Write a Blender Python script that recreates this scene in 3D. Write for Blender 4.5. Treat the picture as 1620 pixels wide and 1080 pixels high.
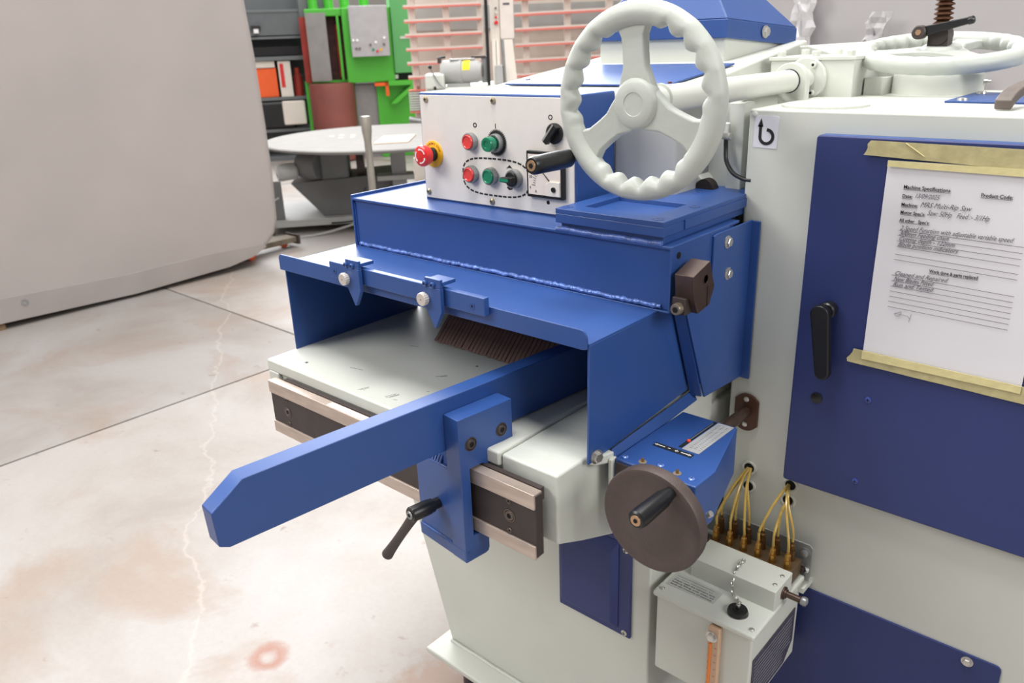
import bpy, bmesh, math, random
from mathutils import Vector, Matrix, noise
from math import sin, cos, pi, radians

random.seed(7)
for o in list(bpy.data.objects):
    bpy.data.objects.remove(o)
SC = bpy.context.scene
COL = SC.collection

# ---------------------------------------------------------------- camera
H = 1.42
yaw, pit, rol, FPX = -0.73604042, 0.36433507, -0.03758671, 1244.447
f = Vector((sin(yaw) * cos(pit), cos(yaw) * cos(pit), -sin(pit)))
r = f.cross(Vector((0, 0, 1))).normalized()
u = r.cross(f)
r2 = cos(rol) * r + sin(rol) * u
u2 = -sin(rol) * r + cos(rol) * u
cd = bpy.data.cameras.new('camera')
cam = bpy.data.objects.new('camera', cd)
COL.objects.link(cam)
M = Matrix((r2, u2, -f)).transposed().to_4x4()
M.translation = Vector((0, 0, H))
cam.matrix_world = M
cd.sensor_width = 36
cd.lens = FPX / 1620 * 36
cd.clip_start = 0.02
cd.clip_end = 100
cd.dof.use_dof = True
cd.dof.focus_distance = 1.15
cd.dof.aperture_fstop = 8
SC.camera = cam

# ---------------------------------------------------------------- world and lights
w = bpy.data.worlds.new('hall_daylight')
SC.world = w
w.use_nodes = True
bg = w.node_tree.nodes['Background']
bg.inputs[0].default_value = (1.0, 0.985, 0.97, 1)
bg.inputs[1].default_value = 0.28


def area(name, loc, sx, sy, power, col=(1, 1, 1), rot=(0, 0, 0)):
    l = bpy.data.lights.new(name, 'AREA')
    l.shape = 'RECTANGLE'
    l.size, l.size_y = sx, sy
    l.energy = power
    l.color = col
    o = bpy.data.objects.new(name, l)
    o.location = loc
    o.rotation_euler = rot
    COL.objects.link(o)
    return o


area('ceiling_and_fill_light', (-0.9, 0.35, 4.6), 1.4, 1.4, 140, (1, 0.985, 0.96))
area('ceiling_and_fill_light', (-1.4, 3.6, 5.0), 3.5, 2.0, 130, (1, 0.99, 0.97))
area('ceiling_and_fill_light', (-5.2, 3.0, 5.5), 4, 4, 190, (1, 0.985, 0.96))
area('ceiling_and_fill_light', (-7.5, 7.0, 5.5), 5, 4, 240, (1, 0.985, 0.96))
area('ceiling_and_fill_light', (4.0, 0.5, 3.6), 2, 2.5, 150, (1, 0.985, 0.96), (0, radians(60), 0))  # tilted side fill, added to brighten the faces turned right
fl_ = area('ceiling_and_fill_light', (-3.1, -1.9, 3.6), 2.2, 1.6, 125, (1, 0.98, 0.955))  # front-left fill, added to brighten the apron and pedestal fronts
fl_.rotation_euler = (Vector((-0.9, 0.8, 0.8)) - Vector(fl_.location)).to_track_quat('-Z', 'Y').to_euler()
clere = area('clerestory_window', (-12.4, 8.0, 6.2), 12.5, 7.0, 2500, (0.96, 0.98, 1))
clere.rotation_euler = (Vector((-0.7, 0.7, 1.0)) - Vector(clere.location)).to_track_quat('-Z', 'Y').to_euler()

SC.view_settings.view_transform = 'Standard'
SC.view_settings.look = 'None'
SC.view_settings.gamma = 1
SC.view_settings.use_curve_mapping = False
SC.view_settings.exposure = 0.0


# ---------------------------------------------------------------- materials
def srgb(c):
    return tuple(((x / 255) / 12.92 if x / 255 < .04045 else ((x / 255 + .055) / 1.055) ** 2.4) for x in c)


def mat(name, rgb, rough=.5, metal=0, var=.06, scale=12, bump=0, bscale=200, coat=0, trans=0, spec=.5, detail=3, stretch=None):
    m = bpy.data.materials.new(name)
    m.use_nodes = True
    nt = m.node_tree
    b = nt.nodes['Principled BSDF']
    c = srgb(rgb)
    tc = nt.nodes.new('ShaderNodeTexCoord')
    mp = nt.nodes.new('ShaderNodeMapping')
    nt.links.new(tc.outputs['Object'], mp.inputs[0])
    if stretch:
        mp.inputs['Scale'].default_value = stretch
    n = nt.nodes.new('ShaderNodeTexNoise')
    n.inputs['Scale'].default_value = scale
    n.inputs['Detail'].default_value = detail
    nt.links.new(mp.outputs[0], n.inputs[0])
    cr = nt.nodes.new('ShaderNodeValToRGB')
    cr.color_ramp.elements[0].position = .3
    cr.color_ramp.elements[1].position = .7
    cr.color_ramp.elements[0].color = (*[x * (1 - var) for x in c], 1)
    cr.color_ramp.elements[1].color = (*[min(1, x * (1 + var)) for x in c], 1)
    nt.links.new(n.outputs[0], cr.inputs[0])
    nt.links.new(cr.outputs[0], b.inputs['Base Color'])
    b.inputs['Roughness'].default_value = rough
    b.inputs['Metallic'].default_value = metal
    b.inputs['Coat Weight'].default_value = coat
    b.inputs['Coat Roughness'].default_value = .25
    b.inputs['Transmission Weight'].default_value = trans
    b.inputs['Specular IOR Level'].default_value = spec
    if bump:
        n2 = nt.nodes.new('ShaderNodeTexNoise')
        n2.inputs['Scale'].default_value = bscale
        nt.links.new(mp.outputs[0], n2.inputs[0])
        bp = nt.nodes.new('ShaderNodeBump')
        bp.inputs['Strength'].default_value = bump
        bp.inputs['Distance'].default_value = .002
        nt.links.new(n2.outputs[0], bp.inputs['Height'])
        nt.links.new(bp.outputs[0], b.inputs['Normal'])
    return m


BLUE = mat('blue_enamel', (43, 77, 140), .38, var=.04, scale=9, bump=.05, bscale=90, spec=.6)
BLUE_SHADE = mat('shaded_blue_enamel', (40, 52, 106), .5, var=.04, scale=6, bump=.05, bscale=120)  # same blue paint, its shade put into a darker colour
WHITE = mat('pale_grey_green_enamel', (204, 206, 198), .45, var=.03, scale=6, bump=.12, bscale=60)
CAST = mat('painted_casting', (205, 208, 200), .5, var=.03, scale=10, bump=.35, bscale=70)
PANEL = mat('brushed_white_panel', (224, 218, 211), .4, var=.02, scale=40, spec=.5)
STEEL = mat('ground_steel', (196, 180, 168), .38, .55, var=.12, scale=18, bump=.05, stretch=(1, 1, 6))
ZINC = mat('zinc_steel', (205, 203, 198), .3, .85, var=.08, scale=60)
GALV = mat('galvanised_steel', (150, 152, 152), .42, .6, var=.12, scale=20)
BLACK = mat('black_plastic', (22, 22, 24), .35, var=.1, scale=40)
BLACKM = mat('blackened_steel', (66, 57, 55), .5, .2, var=.1, scale=40, bump=.1)
BROWN = mat('dark_brown_steel', (84, 66, 58), .35, .5, var=.2, scale=50)
DISC = mat('brown_cast_iron', (78, 66, 62), .5, .1, var=.06, scale=80, bump=.25, bscale=400)
DARK = mat('dark_interior', (28, 26, 28), .8, var=.1)  # near-black colour stands in for shade inside openings
FING = mat('brown_finger_steel', (128, 100, 88), .5, .2, var=.2, scale=50)
BRASS = mat('brass', (176, 132, 66), .32, .85, var=.15, scale=60)
RED = mat('red_plastic', (214, 32, 34), .3, var=.03, coat=.4)
CORAL = mat('red_button_plastic', (226, 66, 62), .3, var=.03, coat=.4)
GREEN = mat('green_button_plastic', (8, 128, 92), .3, var=.03, coat=.4)
YELLOW = mat('yellow_plastic', (238, 178, 26), .45, var=.03)
INK = mat('black_ink', (20, 20, 22), .6, var=0)
INKP = mat('pen_ink', (92, 88, 96), .7, var=0)
INKG = mat('rule_line_ink', (110, 98, 102), .7, var=0)
REDINK = mat('red_print', (150, 60, 20), .6, var=0)
WHITEPR = mat('white_print', (235, 235, 235), .6, var=0)
PAPER = mat('white_paper', (226, 224, 228), .8, var=.02, scale=6, bump=.2, bscale=14)
TAPE = mat('masking_tape', (216, 204, 150), .75, var=.06, scale=60, bump=.3, bscale=120)
TAPED = mat('masking_tape_on_blue', (182, 172, 128), .75, var=.12, scale=60, bump=.3, bscale=120)
TUBE = mat('yellowed_nylon_tube', (206, 174, 92), .25, var=.1, scale=40, trans=.25)
ORANGE = mat('orange_oil', (236, 132, 48), .25, var=.08, trans=.1)
GAUGE = mat('clear_gauge_plastic', (236, 196, 164), .2, var=.05, trans=.3)
LABEL = mat('silver_label', (196, 197, 194), .35, .3, var=.1, scale=30)
LABELD = mat('dark_name_plate', (96, 92, 104), .35, .4, var=.1, scale=30)
FABRIC = mat('grey_cover_fabric', (168, 160, 157), .85, var=.05, scale=1.4, bump=.5, bscale=9)
FILM = mat('crumpled_clear_film', (226, 224, 226), .2, var=.06, scale=30, trans=.35)
RACK = mat('grey_rack_paint', (104, 108, 110), .55, var=.06, scale=4)
GPRESS = mat('bright_green_paint', (76, 178, 52), .45, var=.04, scale=2)
GPANEL = mat('mid_green_paint', (84, 158, 92), .45, var=.04, scale=2)
CREAM = mat('cream_paint', (226, 218, 208), .5, var=.03, scale=4)
PINK = mat('salmon_rubber', (232, 128, 116), .6, var=.05, scale=20)
SAWG = mat('machine_grey', (112, 113, 113), .5, var=.08, scale=6)
SAWT = mat('pale_grey_top', (138, 135, 132), .8, var=.05, scale=6)
GLV = mat('light_grey_paint', (170, 170, 168), .5, var=.04, scale=5)
RUST = mat('rusty_drum_red', (128, 70, 62), .6, var=.1, scale=5)
ORG = mat('orange_crate_plastic', (240, 96, 34), .5, var=.05)
CARTON = mat('white_carton', (226, 218, 208), .8, var=.04)
WOOD = mat('pale_plywood', (214, 190, 168), .7, var=.08, scale=8)
BRRED = mat('red_machine_paint', (150, 44, 30), .6, var=.3, scale=6)
WALLM = mat('white_wall_cladding', (214, 210, 206), .8, var=.04, scale=1)
GRIPC = mat('copper_bush', (186, 150, 120), .35, .7, var=.1)
HOLEM = mat('bore_black', (10, 10, 12), .9, var=0)


def concrete(name='stained_concrete', kk=1.0):
    m = bpy.data.materials.new(name)
    m.use_nodes = True
    nt = m.node_tree
    b = nt.nodes['Principled BSDF']
    tc = nt.nodes.new('ShaderNodeTexCoord')
    geo = nt.nodes.new('ShaderNodeNewGeometry')

    def nz(scale, det, off=0, rough=.6, dist=0):
        mp = nt.nodes.new('ShaderNodeMapping')
        mp.inputs['Location'].default_value = (off, off * .7, 0)
        nt.links.new(geo.outputs['Position'], mp.inputs[0])
        n = nt.nodes.new('ShaderNodeTexNoise')
        n.inputs['Scale'].default_value = scale
        n.inputs['Detail'].default_value = det
        n.inputs['Roughness'].default_value = rough
        n.inputs['Distortion'].default_value = dist
        nt.links.new(mp.outputs[0], n.inputs[0])
        return n.outputs[0]

    def ramp(src, stops):
        cr = nt.nodes.new('ShaderNodeValToRGB')
        while len(cr.color_ramp.elements) < len(stops):
            cr.color_ramp.elements.new(.5)
        for e, (p, c) in zip(cr.color_ramp.elements, stops):
            e.position = p
            e.color = (*c, 1)
        nt.links.new(src, cr.inputs[0])
        return cr.outputs[0]

    def mix(fac, a, c, mode='MIX'):
        mx = nt.nodes.new('ShaderNodeMix')
        mx.data_type = 'RGBA'
        mx.blend_type = mode
        if isinstance(fac, float):
            mx.inputs[0].default_value = fac
        else:
            nt.links.new(fac, mx.inputs[0])
        nt.links.new(a, mx.inputs[6])
        if isinstance(c, tuple):
            mx.inputs[7].default_value = (*c, 1)
        else:
            nt.links.new(c, mx.inputs[7])
        return mx.outputs[2]

    base = ramp(nz(1.1, 6, 3, .62, .4), [(.32, srgb((150, 142, 136))), (.5, srgb((166, 160, 156))), (.68, srgb((176, 172, 171)))])
    tan = ramp(nz(1.6, 5, 11.3, .6, .6), [(.52, (0, 0, 0)), (.66, (.75, .75, .75))])
    c = mix(tan, base, srgb((158, 141, 129)))
    spots = ramp(nz(13, 4, 5, .6, .3), [(.66, (0, 0, 0)), (.74, (.7, .7, .7))])
    c = mix(spots, c, srgb((134, 116, 102)))
    fine = ramp(nz(60, 5, 2, .7), [(.3, (.93, .93, .93)), (.7, (1, 1, 1))])
    c = mix(1.0, c, fine, 'MULTIPLY')
    c = mix(1.0, c, (kk, kk * .995, kk * .99), 'MULTIPLY')
    # rust ring stain and rust patch by the base plate
    def dist_to(px, py):
        vm = nt.nodes.new('ShaderNodeVectorMath')
        vm.operation = 'DISTANCE'
        nt.links.new(geo.outputs['Position'], vm.inputs[0])
        vm.inputs[1].default_value = (px, py, 0)
        return vm.outputs['Value']

    def add(a, b_, op='ADD', k=1.0):
        mt = nt.nodes.new('ShaderNodeMath')
        mt.operation = 'MULTIPLY_ADD'
        nt.links.new(b_, mt.inputs[0])
        mt.inputs[1].default_value = k
        nt.links.new(a, mt.inputs[2])
        return mt.outputs[0]
    wob = nz(22, 4, 1)
    d1 = add(dist_to(-1.53, .735), wob, k=.045)
    ring = ramp(d1, [(.030, (0, 0, 0)), (.050, (.75, .75, .75)), (.066, (.5, .5, .5)), (.082, (0, 0, 0))])
    c = mix(ring, c, srgb((152, 98, 78)))
    d2 = add(dist_to(-1.10, .93), wob, k=.25)
    patch = ramp(d2, [(.20, (.75, .75, .75)), (.29, (0, 0, 0))])
    c = mix(patch, c, srgb((150, 120, 102)))
    # one wandering hairline crack
    sx = nt.nodes.new('ShaderNodeSeparateXYZ')
    nt.links.new(geo.outputs['Position'], sx.inputs[0])
    wx = nz(2.2, 5, 8, .65)
    cr1 = nt.nodes.new('ShaderNodeMath'); cr1.operation = 'MULTIPLY_ADD'
    nt.links.new(sx.outputs['X'], cr1.inputs[0]); cr1.inputs[1].default_value = .62
    nt.links.new(sx.outputs['Y'], cr1.inputs[2])
    cr2 = add(cr1.outputs[0], wx, k=.35)
    cr3 = nt.nodes.new('ShaderNodeMath'); cr3.operation = 'ADD'; nt.links.new(cr2, cr3.inputs[0]); cr3.inputs[1].default_value = .285
    cr4 = nt.nodes.new('ShaderNodeMath'); cr4.operation = 'ABSOLUTE'; nt.links.new(cr3.outputs[0], cr4.inputs[0])
    crack = ramp(cr4.outputs[0], [(.0, (.26, .26, .26)), (.010, (0, 0, 0))])
    c = mix(crack, c, srgb((208, 198, 190)))
    nt.links.new(c, b.inputs['Base Color'])
    b.inputs['Roughness'].default_value = .55
    bp = nt.nodes.new('ShaderNodeBump')
    bp.inputs['Strength'].default_value = .15
    bp.inputs['Distance'].default_value = .004
    nt.links.new(nz(40, 6, 4), bp.inputs['Height'])
    nt.links.new(bp.outputs[0], b.inputs['Normal'])
    return m


CONC = concrete()
CONC_D = concrete('darker_grey_concrete', .84)  # same concrete, scaled to a darker tone

# ---------------------------------------------------------------- mesh builder
ALL = {}


class MB:
    def __init__(s, frame=None):
        s.bm = bmesh.new()
        s.frame = frame

    def _f(s, vs):
        try:
            return s.bm.faces.new(vs)
        except ValueError:
            return None

    def pts(s, ps):
        return [s.bm.verts.new(Vector(p)) for p in ps]

    def box(s, x0, x1, y0, y1, z0, z1):
        return s.hexa([(x0, y0, z0), (x1, y0, z0), (x1, y1, z0), (x0, y1, z0), (x0, y0, z1), (x1, y0, z1), (x1, y1, z1), (x0, y1, z1)])

    def hexa(s, p):
        v = s.pts(p)
        for q in ((0, 3, 2, 1), (4, 5, 6, 7), (0, 1, 5, 4), (1, 2, 6, 5), (2, 3, 7, 6), (3, 0, 4, 7)):
            s._f([v[i] for i in q])
        return s

    def prism(s, poly, vec):
        vec = Vector(vec)
        a = s.pts(poly)
        b = s.pts([Vector(p) + vec for p in poly])
        n = len(a)
        s._f(a[::-1])
        s._f(b)
        for i in range(n):
            s._f([a[i], a[(i + 1) % n], b[(i + 1) % n], b[i]])
        return s

    def lathe(s, prof, p, ax, n=24, caps=True):
        p = Vector(p)
        ax = Vector(ax).normalized()
        q = ax.to_track_quat('Z', 'Y')
        rings = []
        for t, rr in prof:
            rings.append([s.bm.verts.new(p + q @ Vector((rr * cos(2 * pi * i / n), rr * sin(2 * pi * i / n), t))) for i in range(n)])
        for a, b in zip(rings, rings[1:]):
            for i in range(n):
                s._f([a[i], a[(i + 1) % n], b[(i + 1) % n], b[i]])
        if caps:
            s._f(rings[0][::-1])
            s._f(rings[-1])
        return s

    def cyl(s, p0, p1, r0, r1=None, n=24):
        p0, p1 = Vector(p0), Vector(p1)
        L = (p1 - p0).length
        return s.lathe([(0, r0), (L, r0 if r1 is None else r1)], p0, p1 - p0, n)

    def rcyl(s, p0, p1, rr, e=.002, n=24):
        p0, p1 = Vector(p0), Vector(p1)
        L = (p1 - p0).length
        return s.lathe([(0, rr - e), (e, rr), (L - e, rr), (L, rr - e)], p0, p1 - p0, n)

    def tube(s, path, rr, n=8, sub=6, closed=False):
        P = [Vector(p) for p in path]
        if sub > 1 and len(P) > 2:
            out = []
            for i in range(len(P) - 1):
                a = P[max(i - 1, 0)]; b = P[i]; c = P[i + 1]; d = P[min(i + 2, len(P) - 1)]
                for k in range(sub):
                    t = k / sub
                    out.append(.5 * ((2 * b) + (c - a) * t + (2 * a - 5 * b + 4 * c - d) * t * t + (3 * b - a - 3 * c + d) * t ** 3))
            out.append(P[-1])
            P = out
        rings = []
        up = Vector((.13, .21, .97)).normalized()
        for i, p in enumerate(P):
            t = (P[min(i + 1, len(P) - 1)] - P[max(i - 1, 0)]).normalized()
            sx = t.cross(up)
            if sx.length < .05:
                sx = t.cross(Vector((1, 0, 0)))
            sx.normalize()
            sy = sx.cross(t)
            rr_ = rr(i / (len(P) - 1)) if callable(rr) else rr
            rings.append([s.bm.verts.new(p + rr_ * (cos(2 * pi * k / n) * sx + sin(2 * pi * k / n) * sy)) for k in range(n)])
        for a, b in zip(rings, rings[1:]):
            for k in range(n):
                s._f([a[k], a[(k + 1) % n], b[(k + 1) % n], b[k]])
        s._f(rings[0][::-1])
        s._f(rings[-1])
        return s

    def torus(s, c, ax, R, rr, n=24, m=8):
        c = Vector(c)
        q = Vector(ax).normalized().to_track_quat('Z', 'Y')
        rings = []
        for i in range(n):
            a = 2 * pi * i / n
            rings.append([s.bm.verts.new(c + q @ Vector(((R + rr * cos(2 * pi * k / m)) * cos(a), (R + rr * cos(2 * pi * k / m)) * sin(a), rr * sin(2 * pi * k / m)))) for k in range(m)])
        for i in range(n):
            a, b = rings[i], rings[(i + 1) % n]
            for k in range(m):
                s._f([a[k], b[k], b[(k + 1) % m], a[(k + 1) % m]])
        return s

    def hexn(s, c, ax, rr, h, n=6):
        c = Vector(c)
        ax = Vector(ax).normalized()
        return s.lathe([(0, rr), (h * .8, rr), (h, rr * .85)], c, ax, n)

    def build(s, name, m, parent=None, bevel=0, seg=2, ang=35, label=None, flat=False):
        bmesh.ops.recalc_face_normals(s.bm, faces=s.bm.faces)
        if s.frame is not None:
            bmesh.ops.transform(s.bm, matrix=s.frame, verts=s.bm.verts)
        if not s.bm.verts:
            raise RuntimeError(name)
        c = Vector((0, 0, 0))
        lo = Vector((1e9,) * 3); hi = -lo
        for v in s.bm.verts:
            for k in range(3):
                lo[k] = min(lo[k], v.co[k]); hi[k] = max(hi[k], v.co[k])
        c = (lo + hi) / 2
        if parent is None:
            c.z = lo.z
        bmesh.ops.translate(s.bm, vec=-c, verts=s.bm.verts)
        me = bpy.data.meshes.new(name)
        s.bm.to_mesh(me)
        s.bm.free()
        if not flat:
            for p in me.polygons:
                p.use_smooth = True
            me.set_sharp_from_angle(angle=radians(ang))
        ms = m if isinstance(m, (list, tuple)) else [m]
        for x in ms:
            me.materials.append(x)
        o = bpy.data.objects.new(name, me)
        COL.objects.link(o)
        ALL[o] = c
        if parent is not None:
            o.parent = parent
            o.location = c - ALL[parent]
        else:
            o.location = c
        if bevel:
            b = o.modifiers.new('bevel', 'BEVEL')
            b.width = bevel
            b.segments = seg
            b.limit_method = 'ANGLE'
            b.angle_limit = radians(40)
            b.harden_normals = True
        if label:
            o['label'] = label
        return o


def tag(o, label, cat, group=None):
    o['label'] = label
    o['category'] = cat
    if group:
        o['group'] = group
    return o


def thing(name, loc, label, cat, group=None):
    o = bpy.data.objects.new(name, None)
    o.location = loc
    o.empty_display_size = .1
    COL.objects.link(o)
    ALL[o] = Vector(loc)
    return tag(o, label, cat, group)


def struct(o):
    o['kind'] = 'structure'
    return o


def dup(o, delta, parent=None):
    """copy an object and its children, moved by delta"""
    c = o.copy()
    COL.objects.link(c)
    ALL[c] = ALL[o] + Vector(delta)
    par = parent if parent is not None else o.parent
    c.parent = par
    c.location = ALL[c] - (ALL[par] if par else Vector())
    for ch in [x for x in ALL if x.parent == o]:
        g = ch.copy()
        COL.objects.link(g)
        g.parent = c
        ALL[g] = ALL[ch] + Vector(delta)
    return c


def text(name, s, loc, size, m, parent, shear=0, rot=None, depth=.00015, bold=0, width=None):
    cu = bpy.data.curves.new(name, 'FONT')
    cu.body = s
    cu.size = size
    cu.shear = shear
    cu.offset = bold
    cu.extrude = depth
    cu.resolution_u = 2
    t = bpy.data.objects.new(name, cu)
    COL.objects.link(t)
    bpy.context.view_layer.update()
    dg = bpy.context.evaluated_depsgraph_get()
    me = bpy.data.meshes.new_from_object(t.evaluated_get(dg))
    bpy.data.objects.remove(t)
    xs = [v.co.x for v in me.vertices]
    k = 1
    if width and xs:
        k = width / (max(xs) - min(xs))
    R = rot if rot is not None else Matrix.Rotation(pi / 2, 3, 'X')
    bm = bmesh.new()
    bm.from_mesh(me)
    for v in bm.verts:
        v.co = R @ Vector((v.co.x * k, v.co.y, v.co.z)) + Vector(loc)
    b = MB()
    b.bm.free()
    b.bm = bm
    return b.build(name, m, parent, flat=True)


def rrect(x0, x1, z0, z1, rr, y, n=4):
    """rounded rectangle in the XZ plane"""
    out = []
    for cx, cz, a0 in ((x1 - rr, z1 - rr, 0), (x0 + rr, z1 - rr, 90), (x0 + rr, z0 + rr, 180), (x1 - rr, z0 + rr, 270)):
        for i in range(n + 1):
            a = radians(a0 + 90 * i / n)
            out.append((cx + rr * cos(a), y, cz + rr * sin(a)))
    return out


def screw(parent, p, ax, rr=.0045, h=.002, m=None, name='screw', slot=True):
    p = Vector(p); ax = Vector(ax).normalized()
    o = MB().lathe([(0, rr), (h * .5, rr), (h, rr * .6)], p, ax, 14).build(name, m or ZINC, parent)
    if slot:
        q = ax.to_track_quat('Z', 'Y')
        b = MB()
        for e in (q @ Vector((1, 0, 0)), q @ Vector((0, 1, 0))):
            g = ax.cross(e)
            pts = [p + ax * h * .9 + e * rr * .6 * sx + g * rr * .12 * sy for sx, sy in ((-1, -1), (1, -1), (1, 1), (-1, 1))]
            b.prism(pts, ax * h * .15)
        # slots joined to the head mesh
        me = o.data
        bm = bmesh.new(); bm.from_mesh(me)
        bmesh.ops.translate(b.bm, vec=-ALL[o], verts=b.bm.verts)
        tmp = bpy.data.meshes.new('t'); b.bm.to_mesh(tmp); b.bm.free()
        n0 = len(bm.faces)
        bm.from_mesh(tmp)
        bm.faces.ensure_lookup_table()
        for i in range(n0, len(bm.faces)):
            bm.faces[i].material_index = 1
        bm.to_mesh(me); bm.free()
        me.materials.append(INK)
        bpy.data.meshes.remove(tmp)
    return o


def hexbolt(parent, p, ax, rr=.008, name='bolt', m=None):
    p = Vector(p); ax = Vector(ax).normalized()
    b = MB().lathe([(0, rr * 1.35), (.0015, rr * 1.35), (.0015, rr), ], p, ax, 20)
    b.hexn(p + ax * .001, ax, rr, rr * .75)
    return b.build(name, m or ZINC, parent, ang=25)


def socket(parent, p, ax, rr=.008, name='socket_bolt', m=None, sunk=True):
    """recessed dark cap screw: ring, head, hex hole"""
    p = Vector(p); ax = Vector(ax).normalized()
    b = MB().lathe([(.0002, rr * 1.35), (.0008, rr * 1.3), (.0008, rr * 1.18), (-.001, rr * 1.15), (.0016, rr), (.0024, rr * .85), (.0024, rr * .5)], p, ax, 24, caps=False)
    o = b.build(name, m or BLACKM, parent)
    MB().lathe([(.0004, rr * .52), (.0012, rr * .5)], p, ax, 6).build('hex_hole', HOLEM, o if o.parent and o.parent.parent is None else parent)
    return o


# ---------------------------------------------------------------- setting
fl = bpy.data.objects.new('floor', None)
COL.objects.link(fl); ALL[fl] = Vector((0, 0, 0)); struct(fl)
MB().box(-16, 7, -5, 17, -.2, -.02).build('subfloor', mat('joint_dirt', (84, 66, 52), .9), fl)
xs = [-16, -12.6, -7.9, -3.19, 1.52, 7]
ys = [-5, -2.55, 2.15, 6.85, 11.55, 17]
for i in range(5):
    for j in range(5):
        g = .006
        MB().box(xs[i] + g, xs[i + 1] - g, ys[j] + g, ys[j + 1] - g, -.06, 0).build('slab', CONC_D if i < 3 and j < 2 else CONC, fl)
struct(MB().box(-16, 7, 16.8, 17, 0, 6).build('wall_back', WALLM))
struct(MB().box(-16.2, -16, -5, 17, 0, 6).build('wall_left', WALLM))

# ================================================================= THE RIP SAW
S = thing('multi_rip_saw', (-.6, 1.3, 0), 'large blue and pale grey multi blade rip saw filling the foreground', 'machine')
V = Vector

# base plate and foot
MB().prism([(-1.152, .932, .094), (-.56, .932, .094), (-.56, 1.95, .094), (-1.152, 1.95, .094)], (0, 0, .014)).build('base_plate', WHITE, S, bevel=.004)
for x, y in ((-1.05, 1.02), (-.68, 1.02), (-1.05, 1.85), (-.68, 1.85)):
    MB().lathe([(0, .05), (.012, .052), (.06, .05), (.078, .045), (.094, .045)], (x, y, 0), (0, 0, 1), 28).build('rubber_foot', mat('navy_rubber', (40, 40, 54), .4), S)
# pedestal
MB().prism([(-1.275, .99, .80), (-1.275, .99, .64), (-1.123, .99, .106), (-.592, .99, .106), (-.592, .99, .80)], (0, .9, 0)).build('pedestal', WHITE, S, bevel=.004)
MB().tube([(-1.12 + i * .044, .986 + random.uniform(-.001, .001), .109) for i in range(13)], .004, 6, 3).build('weld_bead', WHITE, S)
pc = MB().box(-.792, -.628, .984, .99, .387, .60).build('junction_cover', BLUE_SHADE, S, bevel=.003)
MB().hexa([(-.785, .984, .40), (-.652, .984, .40), (-.652, .984, .592), (-.785, .984, .592), (-.778, .972, .412), (-.664, .972, .412), (-.664, .972, .566), (-.778, .972, .566)]).build('raised_lid', BLUE_SHADE, pc, bevel=.003)
screw(pc, (-.640, .984, .397), (0, -1, 0), .006, .003)
screw(pc, (-.640, .984, .577), (0, -1, 0), .006, .003)

# table
MB().prism([(-1.277, .724, .857), (-1.277, .724, .745), (-1.277, .80, .70), (-1.277, 1.16, .70), (-1.277, 1.16, .857)], (.594, 0, 0)).build('table_casting', CAST, S, bevel=.003)
MB().prism([(-.683, .722, .870), (-.683, .722, .760), (-.683, .78, .735), (-.683, .86, .704), (-.683, .89, .70), (-.683, 1.16, .70), (-.683, 1.16, .870)], (.102, 0, 0)).build('side_apron', CAST, S, bevel=.004, seg=3)
tt = MB().prism([(-1.281, .7175, .850), (-1.281, .7175, .8735), (-1.281, 1.16, .8735), (-1.281, 1.16, .861), (-1.281, .727, .861), (-1.281, .727, .850)], (.597, 0, 0)).build('table_top', WHITE, S, bevel=.004, seg=4)
MB().box(-1.278, -1.245, .7165, .73, .80, .852).build('end_cheek', WHITE, S, bevel=.003)
for x, y, rr in ((-1.20, .752, .0035), (-.845, .885, .006), (-.93, .93, .003)):
    MB().lathe([(0, rr), (.0006, rr), (.0006, rr * .55), (.0001, rr * .5)], (x, y, .8733), (0, 0, 1), 16).build('countersunk_screw', GALV, tt)
    MB().cyl((x, y, .8735), (x, y, .8742), rr * .4, n=6).build('hex_hole', HOLEM, tt)
# pen-like scuffs on the paint
sc = MB()
for cx, cy, a, L in ((-1.02, .742, 1.3, .02), (-1.016, .742, 1.35, .016), (-.96, .752, 1.2, .02), (-.955, .752, 1.25, .024), (-.952, .753, 1.25, .018), (-.94, .745, .4, .008), (-1.1, .79, .2, .03), (-.95, .86, .9, .02), (-.945, .862, .85, .012), (-1.10, .93, .3, .02), (-.92, .80, .5, .005)):
    d = V((cos(a), sin(a), 0)); g = V((-d.y, d.x, 0)) * .0004
    c = V((cx, cy, .8735))
    sc.prism([c - d * L / 2 - g, c + d * L / 2 - g, c + d * L / 2 + g, c - d * L / 2 + g], (0, 0, .0002))
sc.build('scuff_mark', INK, tt)

# feed rail in front of the table
RX0, RX1, RY, RZ0, RZ1 = -1.240, -.5955, .690, .745, .8495
MB().box(RX0, RX1, RY + .003, .708, RZ0 + .003, RZ1 - .003).build('rail_core', BLACKM, S, bevel=.001)
MB().box(RX0, RX1 - .001, RY, .7075, RZ1 - .024, RZ1).build('rail_upper_strip', STEEL, S, bevel=.0012, label='bright ground upper face of the front rail')
MB().box(RX0, RX1 - .001, RY, .700, RZ0, RZ0 + .022).build('rail_lower_strip', STEEL, S, bevel=.0012, label='bright ground lower face of the front rail')
MB().box(-1.215, -.60, .708, .7165, RZ1 - .018, RZ1 + .001).build('rail_back_edge', BLACKM, S)
sca = MB().box(-1.06, -.80, .6915, .704, RZ1, RZ1 + .0008).build('ruler_strip', WHITEPR, S)
tk = MB()
for i in range(48):
    x = -1.055 + i * .0052
    tk.box(x, x + .0006, .692, .692 + (.007 if i % 5 == 0 else .004), RZ1 + .0007, RZ1 + .0010)
tk.build('ruler_tick', INK, sca)
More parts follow.
